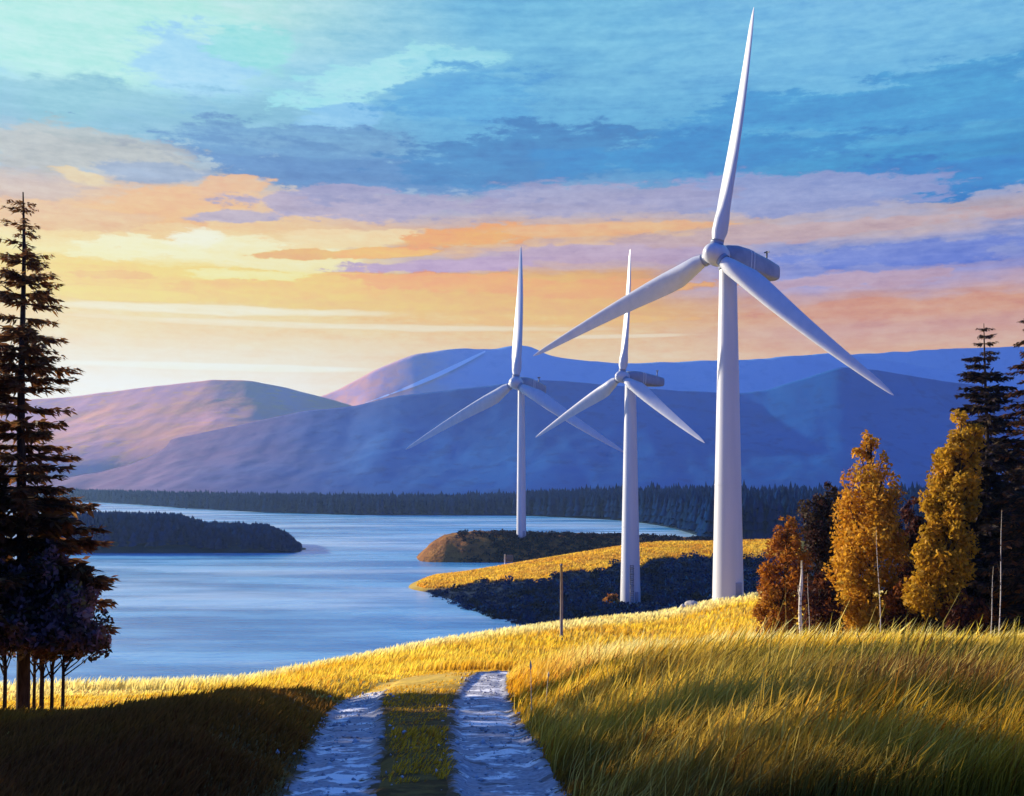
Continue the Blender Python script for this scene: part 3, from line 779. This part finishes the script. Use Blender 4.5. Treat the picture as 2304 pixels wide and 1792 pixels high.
# headland with the rusty bluff
m_bluff = mat_noise('rusty_heath', (.34, .15, .035, 1), (.22, .09, .03, 1), .12, .95, .05, c3=(.12, .055, .03, 1), bstr=1, bdist=1.5)
hd_top = np.array([(935, 1262), (950, 1245), (975, 1222), (1000, 1205), (1040, 1200), (1100, 1199), (1200, 1203), (1330, 1206), (1420, 1208), (1600, 1215), (1800, 1225)])
p = np.linspace(936, 1800, 150); d = np.linspace(396, 470, 34)
Pm, Dm = np.meshgrid(p, d)
zt = np.clip(zof(np.interp(Pm, hd_top[:, 0], hd_top[:, 1]), 418), 0, 40)
ed = sstep(Dm, 396, 418) ** .6 * (1 - sstep(Dm, 432, 470))
Z = -1.5 + (zt + 1.2) * ed + fbm(Pm * .5, Dm, 16, 5) * 2.2 * ed
tag(mesh_np('headland', np.stack([(Pm - CX) / F * Dm, Dm, Z], -1).reshape(-1, 3), grid_faces(34, 150), m_bluff, smooth=True), kind='structure')
def head_z(px, d):
    zt = np.clip(zof(np.interp(px, hd_top[:, 0], hd_top[:, 1]), 418), 0, 40)
    ed = sstep(np.float64(d), 396, 418) ** .6 * (1 - sstep(np.float64(d), 432, 470))
    return float(-1.5 + (zt + 1.2) * ed)
def scrub_mass(name, pts, cols, seed, per=46, label=None):
    rg = np.random.default_rng(seed)
    C, S, CC = [], [], []
    cols = np.array(cols)
    for (x, y, z, r) in pts:
        o = rnd_dir(per, rg) * (rg.random(per) ** .4)[:, None] * r; o[:, 2] = np.abs(o[:, 2]) * 1.1
        C.append(np.array([x, y, z]) + o); S.append(np.full(per, r * .24 * (36 / per) ** .4) * rg.uniform(.6, 1.3, per))
        CC.append(cols[rg.integers(len(cols))] * rg.uniform(.7, 1.3, (per, 1)))
    C, S, CC = map(np.concatenate, (C, S, CC))
    u = rnd_dir(len(C), rg); w = unit(np.cross(u, rnd_dir(len(C), rg)))
    v, f = quads(C, u * S[:, None], w * (S * .7)[:, None])
    return tag(mesh_np(name, v, f, m_mass, col=np.repeat(CC, 4, 0)), kind='stuff', label=label)
pts = []
for i in range(1500):
    px = rg.uniform(1030, 1700); d = rg.uniform(398, 428)
    if px < 1100 and rg.random() < .6: continue
    pts.append(((px - CX) / F * d, d, head_z(px, d) - .3, rg.uniform(.8, 1.7)))
scrub_mass('heath_scrub', pts, [(.03, .02, .028), (.045, .028, .025), (.022, .018, .03)], 41, 36, 'dark scrub covering the headland')
pts = []
for i in range(9000):
    px = rg.uniform(960, 1760)
    cd = np.interp(px, PXS, KD[:, 8]); fd = np.interp(px, PXS, KD[:, 7]); cf = np.interp(px, PXS, KD[:, 6])
    d = rg.uniform(cf + 6, cd - np.interp(px, [950, 1180], [14, 38]) + 30 * float(fbm(np.array([px * .2]), np.array([3.0]), 9, 3)[0]))
    x = (px - CX) / F * d
    z = gz(x, d)
    if z < -.3 or (d > cd - 46 and rg.random() < .5): continue
    if abs(px - 1425) < 30 and 240 < d < 256: continue
    pts.append((x, d, z - .3, rg.choice([.5, .7, .9, 1.1, 1.9], p=[.3, .3, .2, .12, .08])))
    if len(pts) > 5600: break
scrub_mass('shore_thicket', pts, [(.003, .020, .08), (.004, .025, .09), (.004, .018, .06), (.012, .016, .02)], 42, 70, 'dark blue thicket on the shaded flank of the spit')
px_leafy('bush', 'small rust coloured bush beside the foot of the middle turbine', 1378, 246, [(1336, 1372, 1388), (1348, 1360, 1395), (1368, 1358, 1392)], 77, RUST, n=900, leaf=.4, clumps=24, cat='bush')

# ------------------------------------------------------------------ wind turbines
m_white = mat_noise('white_turbine_paint', (.53, .53, .54, 1), (.48, .49, .51, 1), .6, .38, .4, stretch=(1.5, 1.5, .1), bstr=.05, bdist=.01)
m_grey = mat_noise('grey_nacelle_paint', (.26, .28, .34, 1), (.20, .22, .28, 1), .5, .45, .4, bstr=.05, bdist=.01)
m_dark = mat_noise('dark_metal', (.05, .055, .07, 1), (.08, .08, .09, 1), 2, .5, .4, bstr=.1, bdist=.01)
def airfoil(n=18):
    th = np.linspace(0, 2 * math.pi, n, endpoint=False)
    xx = .5 * (1 + np.cos(th))                       # 1 = trailing edge, 0 = leading edge
    yt = 5 * (.2969 * np.sqrt(xx) - .126 * xx - .3516 * xx ** 2 + .2843 * xx ** 3 - .1015 * xx ** 4)
    return np.stack([xx - .32, np.sign(np.sin(th)) * yt], 1), np.stack([.5 * np.cos(th), .5 * np.sin(th)], 1)
def turbine(label, base, hub, R, yaw, phase, dia0, dia1, chord, pitch, ladder=False):
    t = thing('wind_turbine', label, 'wind turbine', base, 'white wind turbines above the lake')
    hub = np.asarray(hub, float) - np.asarray(base, float)
    ya = math.radians(yaw); ti = math.radians(4)
    ax = np.array([-math.sin(ya) * math.cos(ti), -math.cos(ya) * math.cos(ti), math.sin(ti)])
    rt = np.array([math.cos(ya), -math.sin(ya), 0.0]); up = np.cross(rt, ax); up = up if up[2] > 0 else -up
    # rotor centre is hub; the tower axis stands behind it
    over = .105 * R
    tow = hub - ax * over
    ctr = np.array([tow[0], tow[1], 0])
    b = MB(); hgt = tow[2] - .028 * R
    q = np.linspace(0, 1, 25); n = 40
    rad = dia0 / 2 + (dia1 / 2 - dia0 / 2) * q
    th = np.linspace(0, 2 * math.pi, n, endpoint=False)
    rings = np.stack([np.stack([ctr[0] + np.cos(th) * r, ctr[1] + np.sin(th) * r, np.full(n, (-1.0 if k_ == 0 else 0) + hgt * f)], 1) for k_, (f, r) in enumerate(zip(q, rad))])
    b.rings(rings); tw = b.build('tower', m_white, t, True)
    tw.data.set_sharp_from_angle(angle=math.radians(50))
    for fz in (.002, .34, .68):
        b = MB(); r_ = dia0 / 2 + (dia1 / 2 - dia0 / 2) * fz + .035
        b.rings(np.stack([np.stack([ctr[0] + np.cos(th) * r_, ctr[1] + np.sin(th) * r_, np.full(n, hgt * fz + zz)], 1) for zz in (0, .16)]))
        fl_ = b.build('flange', m_white, tw, True); fl_.data.set_sharp_from_angle(angle=math.radians(50))
    # door at the foot, facing the camera side
    b = MB(); rdo = dia0 / 2
    yy = ctr[1] - rdo
    b.box([ctr[0] + .25 * dia0, ctr[1] - math.sqrt(rdo ** 2 - (.25 * dia0) ** 2) - .0, 1.35], [.9, .35, 2.1])
    dr = b.build('door', m_grey, t); bevel(dr, .03)
    if ladder:
        b = MB(); lx = ctr[0] + .05
        for s_ in (-.35, .35): b.tube([[lx + s_, yy - .28, .1], [lx + s_ * .95, yy - .12, 8.5]], .06, 6)
        for z_ in np.arange(.4, 8.4, .42): b.tube([[lx - .35, yy - .28 + z_ * .018, z_], [lx + .35, yy - .28 + z_ * .018, z_]], .045, 5)
        for z_ in (2.6, 3.9, 5.2, 6.5, 7.8):
            th2 = np.linspace(math.pi, 2 * math.pi, 9)
            b.tube(np.stack([lx + .5 * np.cos(th2), yy - .25 + .75 * np.sin(th2), np.full(9, z_)], 1), .05, 5)
        b.build('ladder', m_dark, t)
    # nacelle: rounded box lofted along the axis behind the tower
    W, Hn, Ln = .058 * R, .050 * R, .43 * R
    def sect(pos, w, h, ex=4.0, n=28):
        th = np.linspace(0, 2 * math.pi, n, endpoint=False)
        c_, s_ = np.cos(th), np.sin(th)
        xx = np.sign(c_) * np.abs(c_) ** (2 / ex) * w; zz = np.sign(s_) * np.abs(s_) ** (2 / ex) * h
        return pos + rt * xx[:, None] + up * zz[:, None]
    o0 = hub - ax * (.05 * R) + up * .012 * R
    b = MB()
    b.rings(np.stack([sect(o0 - ax * Ln * f + up * Hn * dz, W * a, Hn * c_, ex) for f, a, c_, dz, ex in
                      [(0, .55, .55, 0, 2.2), (.04, .8, .8, 0, 2.6), (.16, 1.0, .98, 0, 3.5), (.30, 1.0, 1.0, .02, 5), (.75, .95, .9, .05, 5), (.97, .86, .72, .12, 5), (1.0, .78, .62, .12, 5)]]))
    nc = b.build('nacelle', m_grey, t, True); nc.data.set_sharp_from_angle(angle=math.radians(35))
    b = MB()
    for f in (.34, .40): b.rings(np.stack([sect(o0 - ax * Ln * (f + e), W * 1.03, Hn * 1.03, 5) for e in (0, .018)]))
    b.build('cover_band', m_white, nc)
    b = MB(); pc = o0 - ax * Ln * .9 + up * Hn * 1.0
    b.tube([pc, pc + up * .05 * R], .004 * R, 6); b.tube([pc + up * .045 * R - rt * .012 * R, pc + up * .045 * R + rt * .012 * R], .0035 * R, 5)
    b.build('wind_vane', m_dark, nc)
    b = MB(); b.rings(np.stack([tow + np.stack([np.cos(th) * dia1 * .56, np.sin(th) * dia1 * .56, np.full(n, zz)], 1) for zz in (-.034 * R - dia1 * .12, -.034 * R + dia1 * .3)]))
    b.build('yaw_ring', m_grey, t, True)
    # spinner
    b = MB(); rs = .047 * R
    b.rings(np.stack([hub + ax * (a * rs) + rs * r * (np.cos(th)[:, None] * rt + np.sin(th)[:, None] * up) for a, r in
                      [(-1.15, .72), (-1.1, .86), (-.6, 1.0), (0, 1.0), (.45, .93), (.85, .76), (1.15, .52), (1.35, .26), (1.42, .06)]]))
    sp_ = b.build('hub', m_white, t, True)
    af, ci = airfoil()
    for kx in range(3):
        al = math.radians(phase + 120 * kx)
        ra = rt * math.sin(al) + up * math.cos(al)          # span direction
        tg = rt * math.cos(al) - up * math.sin(al)          # direction of rotation
        S = np.array([.02, .05, .09, .14, .19, .25, .33, .42, .52, .63, .74, .84, .92, .97, .992, 1.0])
        CH = np.interp(S, [0, .05, .09, .2, .28, .5, .75, .92, .98, 1], [.045 * R, .045 * R, .5 * chord + .02 * R, chord, .97 * chord, .72 * chord, .46 * chord, .26 * chord, .13 * chord, .03 * chord])
        TH = np.interp(S, [0, .06, .2, .4, 1], [1, 1, .42, .26, .17])
        BL = sstep(S, .05, .2)
        TW = np.radians(np.interp(S, [0, .2, .5, 1], [16, 14, 6, 0]) + pitch)
        BE = (-.018 * S - .03 * S ** 2.2) * R               # prebend, away from the tower into the wind
        SW = -.028 * R * np.sin(np.clip(S, 0, 1) * math.pi)  # gentle sweep
        rings = []
        for s_, c_, th_, bl, tw_, be, sw in zip(S, CH, TH, BL, TW, BE, SW):
            sec = af * np.array([c_, c_ * th_]) * bl + ci * c_ * (1 - bl)
            e1 = -tg * math.cos(tw_) - ax * math.sin(tw_); e2 = ax * math.cos(tw_) - tg * math.sin(tw_)
            rings.append(hub + ra * (s_ * R) - ax * be * .6 - tg * sw * .5 + sec[:, :1] * e1 + sec[:, 1:] * e2)
        b = MB(); b.rings(np.stack(rings)); bl_ = b.build('blade', m_white, t, True)
        bl_.data.set_sharp_from_angle(angle=math.radians(60))
        b = MB(); b.tube([hub + ra * .040 * R, hub + ra * .058 * R], .0275 * R, 18); b.build('root_collar', m_grey, bl_, True)
    return t
def place_turbine(label, basepx, basepy, d, hubpx, hubpy, Rpx, yaw, phase, dpx0, dpx1, cpx, pitch, ladder=False):
    R = Rpx / F * d * .968; over = .105 * R
    base = P(basepx, basepy, d)
    ya = math.radians(yaw)
    hub = P(hubpx, hubpy, d - over * math.cos(ya))
    turbine(label, base, hub, R, yaw, phase, dpx0 / F * d, dpx1 / F * d, cpx / F * d, pitch, ladder)
place_turbine('largest white wind turbine, nearest the camera, standing on the golden field edge', 1641, 1346, 158, 1609, 572, 554, 41, 9.0, 70, 38, 50, 15)
place_turbine('middle white wind turbine with a ladder at its foot, rising from the dark thicket', 1424, 1354, 250, 1399, 848, 294, 46, 3, 46, 24, 30, 10, True)
place_turbine('smallest and farthest wind turbine, standing on the brown headland across the bay', 1176, 1209, 414, 1160, 862, 316, 24, 1.5, 22, 15, 30, 9)

# ------------------------------------------------------------------ posts
m_wood = mat_noise('weathered_wood', (.32, .27, .22, 1), (.20, .16, .12, 1), 2, .9, .1, stretch=(5, 5, .8), bstr=.5, bdist=.01)
b0 = gp(1263, 88)
t = thing('wooden_pole', 'thin weathered wooden pole standing alone on the golden slope below the turbines', 'pole', b0)
hp = zof(1272, 88) - b0[2]
b = MB(); b.tube([[0, 0, -.5], [0.02, 0, hp * .5], [0, 0, hp]], [.13, .115, .095], 12); b.build('post', m_wood, t, True)
b = MB(); b.tube([[0, 0, hp - .02], [0, 0, hp + .05], [0, 0, hp + .12]], [.115, .11, .03], 12); b.build('cap', m_dark, t, True)
b0 = gp(1136, 349)
t = thing('signpost', 'tiny pale signpost with a framed board on the grassy spit', 'sign', b0)
b = MB(); b.tube([[0, 0, -.4], [0, 0, 4.2]], .22, 10); b.build('post', m_white, t, True)
b = MB(); b.box([1.5, 0, 2.9], [2.0, .12, 1.9]); bevel(b.build('sign_board', m_dark, t), .03)
b = MB(); b.box([.55, -.1, 2.9], [.14, .1, 2.1]); b.box([2.45, -.1, 2.9], [.14, .1, 2.1]); b.box([1.5, -.1, 3.88], [1.76, .1, .14]); b.box([1.5, -.1, 1.92], [1.76, .1, .14])
b.build('frame', m_wood, t)
# pale stones on the brow left of the big turbine
m_stone = mat_noise('pale_stone', (.55, .50, .42, 1), (.40, .36, .30, 1), 1.5, .9, .2, bstr=.8, bdist=.05)
def boulder(label, px, d, w, h, seed):
    rg = np.random.default_rng(seed)
    th = np.linspace(0, 2 * math.pi, 14, endpoint=False); ph = np.linspace(.06, math.pi - .06, 9)
    T, Ph = np.meshgrid(th, ph)
    r = 1 + .28 * np.sin(2 * T + seed) * np.sin(Ph) + rg.normal(size=T.shape) * .07
    v = np.stack([np.cos(T) * np.sin(Ph) * w / 2 * r, np.sin(T) * np.sin(Ph) * w * .4 * r, np.cos(Ph) * h * .6 * r + h * .25], -1)
    b = MB(); b.rings(v[::-1]); o = b.build('boulder', m_stone); o.location = tuple(gp(px, d)); 
    tag(o, label, 'boulder', 'stones on the brow')
boulder('larger pale boulder on the grassy brow left of the big turbine', 1556, 148, 1.7, 1.0, 3)
boulder('smaller pale boulder at the left of the pair on the grassy brow', 1536, 146, 1.1, .8, 5)
b0 = gp(2205, 36)
o = MB(); o.tube([[-.25, 0, .35], [.1, .05, .45], [.42, .02, .62], [.75, 0, .8]], [.012, .02, .022, .012], 7); o.tube([[.42, .02, .62], [.5, .1, .9]], [.014, .005], 6)
o = o.build('fallen_branch', m_bark, smooth=True); o.location = tuple(b0)
tag(o, 'thin dark fallen branch lying in the pale grass below the leaning saplings', 'branch')

# ------------------------------------------------------------------ haze
m_haze, k, out = material('blue_air')
pv = k.new('ShaderNodeVolumePrincipled')
pv.inputs['Color'].default_value = (.34, .58, 1.0, 1); pv.inputs['Density'].default_value = .00009
pv.inputs['Anisotropy'].default_value = .35
k.l.new(pv.outputs[0], out.inputs['Volume'])
x0, x1, y0, y1, z0, z1 = -8600, 8600, -60, 3480, -6.5, 430
b = MB(); b.box([(x0 + x1) / 2, (y0 + y1) / 2, (z0 + z1) / 2], [x1 - x0, y1 - y0, z1 - z0])
tag(b.build('haze', m_haze), kind='stuff')

# ------------------------------------------------------------------ sky
w = bpy.data.worlds.new('World'); scene.world = w; w.use_nodes = True
w.node_tree.nodes.clear(); k = NT(w.node_tree)
dirv = k.new('ShaderNodeTexCoord').outputs['Generated']
sx = k.new('ShaderNodeSeparateXYZ'); k.l.new(dirv, sx.inputs[0])
AZ = k.m('MULTIPLY', k.m('ARCTAN2', sx.outputs[0], sx.outputs[1]), 180 / math.pi)
EL = k.m('MULTIPLY', k.m('ARCSINE', sx.outputs[2]), 180 / math.pi)
def ang(px, py):
    return math.degrees(math.atan((px - CX) / F)), math.degrees(math.atan2(HOR - py, math.hypot(F, px - CX)))
big = k.noise(k.xyz(k.m('MULTIPLY', AZ, .10), k.m('MULTIPLY', EL, .26), 3.1), 1.0, 6, .55)
fin = k.noise(k.xyz(k.m('MULTIPLY', AZ, .30), k.m('MULTIPLY', EL, 1.3), 7.7), 1.0, 6, .6)
stk = k.noise(k.xyz(k.m('MULTIPLY', AZ, .09), k.m('MULTIPLY', EL, 2.6), 1.2), 1.0, 4, .55)
fi2 = k.noise(k.xyz(k.m('MULTIPLY', AZ, 1.1), k.m('MULTIPLY', EL, 3.0), 4.4), 1.0, 7, .68)
wb = k.m('SUBTRACT', big, .5); w2_ = k.m('SUBTRACT', fi2, .5); wf = k.m('SUBTRACT', fin, .5); ws = k.m('SUBTRACT', stk, .5)
high = k.ss(EL, 4, 10)
ELw = k.m('ADD', EL, k.m('MULTIPLY', k.m('ADD', k.m('MULTIPLY', wb, 2.6), k.m('MULTIPLY', wf, 1.5)), k.m('MULTIPLY_ADD', high, .75, .25)))
ELw = k.m('ADD', ELw, k.m('MULTIPLY', ws, .9))
AZw = k.m('ADD', AZ, k.m('MULTIPLY', wb, 9))
fE = k.m('DIVIDE', ELw, 60, clamp=True)
def ramp_px(px, rows):
    st = [(max(0.0, ang(px, py)[1] / 60), lin(*c)) for py, c in rows]
    st.sort(key=lambda a: a[0]); return st
TOP = [(-1200, (70, 140, 205)), (-3000, (45, 110, 190))]
rL = k.ramp(fE, ramp_px(250, [(1090, (255, 250, 235)), (860, (255, 248, 232)), (800, (254, 238, 205)), (740, (253, 229, 180)), (690, (252, 226, 165)), (640, (255, 208, 70)), (600, (255, 222, 130)), (560, (255, 238, 170)), (520, (252, 214, 135)), (470, (244, 190, 110)), (425, (232, 186, 130)), (380, (175, 182, 185)), (320, (150, 180, 195)), (260, (132, 187, 212)), (190, (140, 205, 228)), (90, (165, 220, 232)), (0, (190, 235, 225)), (-300, (150, 215, 230))] + TOP))
rC = k.ramp(fE, ramp_px(1150, [(1090, (252, 226, 190)), (800, (250, 220, 175)), (730, (250, 212, 155)), (680, (250, 198, 115)), (640, (244, 190, 105)), (600, (205, 170, 160)), (570, (190, 165, 175)), (540, (240, 188, 120)), (505, (215, 176, 150)), (470, (170, 160, 180)), (430, (120, 150, 192)), (390, (72, 142, 196)), (320, (78, 160, 208)), (230, (88, 170, 215)), (120, (112, 190, 225)), (0, (105, 185, 222)), (-300, (95, 175, 222))] + TOP))
rR = k.ramp(fE, ramp_px(2000, [(1090, (235, 195, 165)), (800, (240, 200, 165)), (740, (222, 180, 160)), (690, (228, 182, 150)), (640, (196, 168, 172)), (590, (150, 152, 200)), (545, (150, 155, 200)), (505, (195, 172, 170)), (465, (165, 162, 190)), (425, (120, 150, 200)), (395, (30, 132, 192)), (350, (38, 146, 204)), (290, (70, 162, 212)), (220, (85, 170, 218)), (140, (108, 186, 228)), (0, (118, 192, 232)), (-300, (100, 175, 225))] + TOP))
sky = k.mix(k.ss(AZw, -15, 0), rL, rC)
sky = k.mix(k.ss(AZw, 2, 17), sky, rR)
def cloud(sky, px, py, rx, ry, rot, col, amt=1.0, soft=.2, rag=1.0):
    soft = soft * .8
    """one cloud bank: an ellipse of sky (degrees) with a ragged edge"""
    a, e = ang(px, py); ca, sa = math.cos(math.radians(rot)), math.sin(math.radians(rot))
    kx = 1 / (rx / F * 57.3); ky = 1 / (ry / F * 57.3)
    dx = k.m('SUBTRACT', AZ, a); dy = k.m('SUBTRACT', EL, e)
    u = k.m('MULTIPLY', k.m('ADD', k.m('MULTIPLY', dx, ca), k.m('MULTIPLY', dy, sa)), kx)
    v = k.m('MULTIPLY', k.m('SUBTRACT', k.m('MULTIPLY', dy, ca), k.m('MULTIPLY', dx, sa)), ky)
    r = k.m('SQRT', k.m('ADD', k.m('MULTIPLY', u, u), k.m('MULTIPLY', v, v)))
    r = k.m('ADD', r, k.m('MULTIPLY', k.m('ADD', k.m('MULTIPLY_ADD', w2_, .55, wf), k.m('MULTIPLY', wb, .7)), rag * 2.2))
    return k.mix(k.ss(r, 1 + soft, 1 - soft, 0.0, amt), sky, lin(*col))
for a in [(190, 80, 330, 130, 0, (188, 242, 226), .95, .5, .7), (430, 150, 130, 70, 0, (168, 220, 246), .9), (575, 108, 110, 34, 0, (160, 232, 226), .9), (300, 250, 420, 50, 0, (128, 188, 208), .7, .4),
          (840, 172, 170, 50, 15, (168, 232, 236), 1), (1000, 143, 120, 26, 8, (152, 222, 234), .95), (765, 270, 100, 28, 12, (140, 202, 238), .9), (1030, 225, 190, 58, 0, (78, 168, 220), .8),
          (780, 385, 340, 56, -3, (74, 126, 184), .95), (700, 325, 280, 36, 0, (98, 152, 196), .8), (1180, 350, 330, 66, 4, (44, 126, 188), .9),
          (160, 345, 260, 40, 0, (196, 190, 170), .75), (330, 385, 110, 22, 0, (150, 166, 192), .8), (185, 396, 50, 17, -8, (238, 206, 138), .95), (60, 420, 140, 22, 0, (206, 180, 160), .7),
          (1950, 252, 430, 52, 0, (54, 154, 212), .9), (2130, 200, 130, 44, 0, (62, 160, 214), .9), (1600, 345, 360, 42, 2, (34, 138, 202), .95), (2080, 396, 200, 36, -4, (12, 122, 196), 1), (2230, 380, 140, 24, -6, (30, 136, 204), .9),
          (1740, 432, 280, 40, 0, (150, 156, 204), .9), (1350, 450, 260, 36, 0, (170, 160, 192), .8),
          (400, 460, 200, 36, 8, (248, 188, 96), .95), (530, 420, 80, 20, 5, (244, 186, 112), .95), (120, 490, 170, 26, 0, (242, 196, 128), .85), (530, 486, 90, 13, 3, (182, 164, 182), .85), (830, 462, 240, 36, 0, (176, 160, 188), .85),
          (420, 558, 270, 26, 2, (255, 246, 192), .95), (430, 540, 70, 20, 0, (255, 248, 210), 1), (630, 575, 170, 32, 0, (255, 242, 184), .95), (800, 538, 170, 20, 3, (255, 226, 160), .9),
          (700, 573, 100, 9, 2, (248, 190, 78), 1), (880, 570, 120, 12, 2, (255, 188, 10), 1), (1060, 534, 160, 22, 5, (252, 174, 52), .95), (1320, 518, 260, 13, 1, (248, 190, 112), .9), (1020, 596, 200, 17, 3, (196, 166, 188), .95), (1380, 570, 270, 20, 0, (194, 164, 180), .85),
          (240, 618, 100, 8, 2, (252, 198, 98), .95), (560, 622, 130, 14, 0, (255, 242, 172), .9), (640, 650, 220, 16, 1, (255, 198, 14), .95), (790, 634, 100, 15, 2, (255, 198, 6), 1), (1010, 636, 190, 20, 0, (255, 174, 40), .95), (1400, 650, 320, 16, 0, (252, 178, 64), .85), (250, 660, 150, 12, 0, (255, 226, 120), .9),
          (1800, 522, 360, 18, 1, (206, 172, 164), .85), (2030, 572, 300, 26, 0, (140, 148, 208), .9), (1900, 630, 260, 20, 0, (200, 170, 174), .8), (2050, 690, 320, 20, 0, (228, 180, 150), .7),
          (520, 699, 330, 8, .4, (255, 246, 214), .8, .5, .9), (780, 735, 460, 6, -.3, (255, 244, 212), .6, .5, .9), (1400, 757, 160, 4, .5, (255, 240, 210), .7, .4, .8), (500, 826, 330, 8, 0, (255, 250, 228), .9, .3, .3), (1250, 720, 300, 10, 0, (253, 214, 150), .7)]:
    sky = cloud(sky, *a)
# brush like fine streaks
sky = k.mix(k.ss(stk, .42, .6, 0.0, .2), sky, (.9, .88, .86, 1), 'SOFT_LIGHT')
sky = k.mix(k.ss(fin, .56, .40, 0.0, .30), sky, (.12, .16, .24, 1), 'SOFT_LIGHT')
sky = k.mix(k.ss(fi2, .45, .68, 0.0, .25), sky, (.95, .93, .90, 1), 'SOFT_LIGHT')
sky = k.mix(k.ss(fi2, .50, .32, 0.0, .25), sky, (.10, .12, .2, 1), 'SOFT_LIGHT')
ns = k.new('ShaderNodeTexSky'); ns.sky_type = 'NISHITA'; ns.sun_disc = False
ns.sun_elevation = math.radians(SUN_EL); ns.sun_rotation = math.radians(SUN_AZ)
bgN = k.new('ShaderNodeBackground'); k.l.new(ns.outputs[0], bgN.inputs[0]); bgN.inputs[1].default_value = .08
bgC = k.new('ShaderNodeBackground'); front = k.ss(k.m('COSINE', k.m('MULTIPLY', k.m('ADD', AZ, 15), math.pi / 180)), -.05, .72)
hsv = k.new('ShaderNodeHueSaturation'); k.put(hsv.inputs['Saturation'], k.ss(EL, 9, 14, 1.48, .98)); k.put(hsv.inputs['Color'], k.mix(k.m('MULTIPLY_ADD', front, -1.0, 1.0), sky, (.03, .18, .95, 1)))
k.l.new(hsv.outputs[0], bgC.inputs[0])
k.put(bgC.inputs[1], k.m('MULTIPLY', k.m('MULTIPLY_ADD', k.ss(EL, 14, 3), .0, .48), k.m('MULTIPLY_ADD', front, .0, 1.0)))
mx = k.new('ShaderNodeMixShader'); mx.inputs[0].default_value = .93
k.l.new(bgN.outputs[0], mx.inputs[1]); k.l.new(bgC.outputs[0], mx.inputs[2])
wo = k.new('ShaderNodeOutputWorld'); k.l.new(mx.outputs[0], wo.inputs[0])

# ------------------------------------------------------------------ sun, camera, settings
ld = bpy.data.lights.new('sun', 'SUN'); ld.energy = 5.0; ld.angle = math.radians(.5); ld.color = (1, .88, .68)
lo_ = link(bpy.data.objects.new('sun', ld))
sa, se = math.radians(SUN_AZ), math.radians(SUN_EL)
from mathutils import Vector
lo_.rotation_euler = Vector((math.sin(sa) * math.cos(se), math.cos(sa) * math.cos(se), math.sin(se))).to_track_quat('Z', 'Y').to_euler()
cd_ = bpy.data.cameras.new('camera'); cam = link(bpy.data.objects.new('camera', cd_))
cam.location = (0, 0, EYE); cam.rotation_euler = (math.radians(90), 0, 0)
cd_.sensor_width = 36; cd_.sensor_fit = 'HORIZONTAL'; cd_.lens = 36 * F / 2304
cd_.shift_y = (HOR - 896) / 2304
cd_.clip_start = .1; cd_.clip_end = 60000
scene.camera = cam
vs = scene.view_settings
vs.view_transform = 'Standard'; vs.look = 'None'; vs.exposure = 1.0; vs.gamma = 1.0; vs.use_curve_mapping = False
cy = scene.cycles
cy.use_denoising = True; cy.max_bounces = 5; cy.diffuse_bounces = 2; cy.glossy_bounces = 2; cy.transmission_bounces = 3; cy.volume_bounces = 0; cy.transparent_max_bounces = 8
cy.use_adaptive_sampling = False
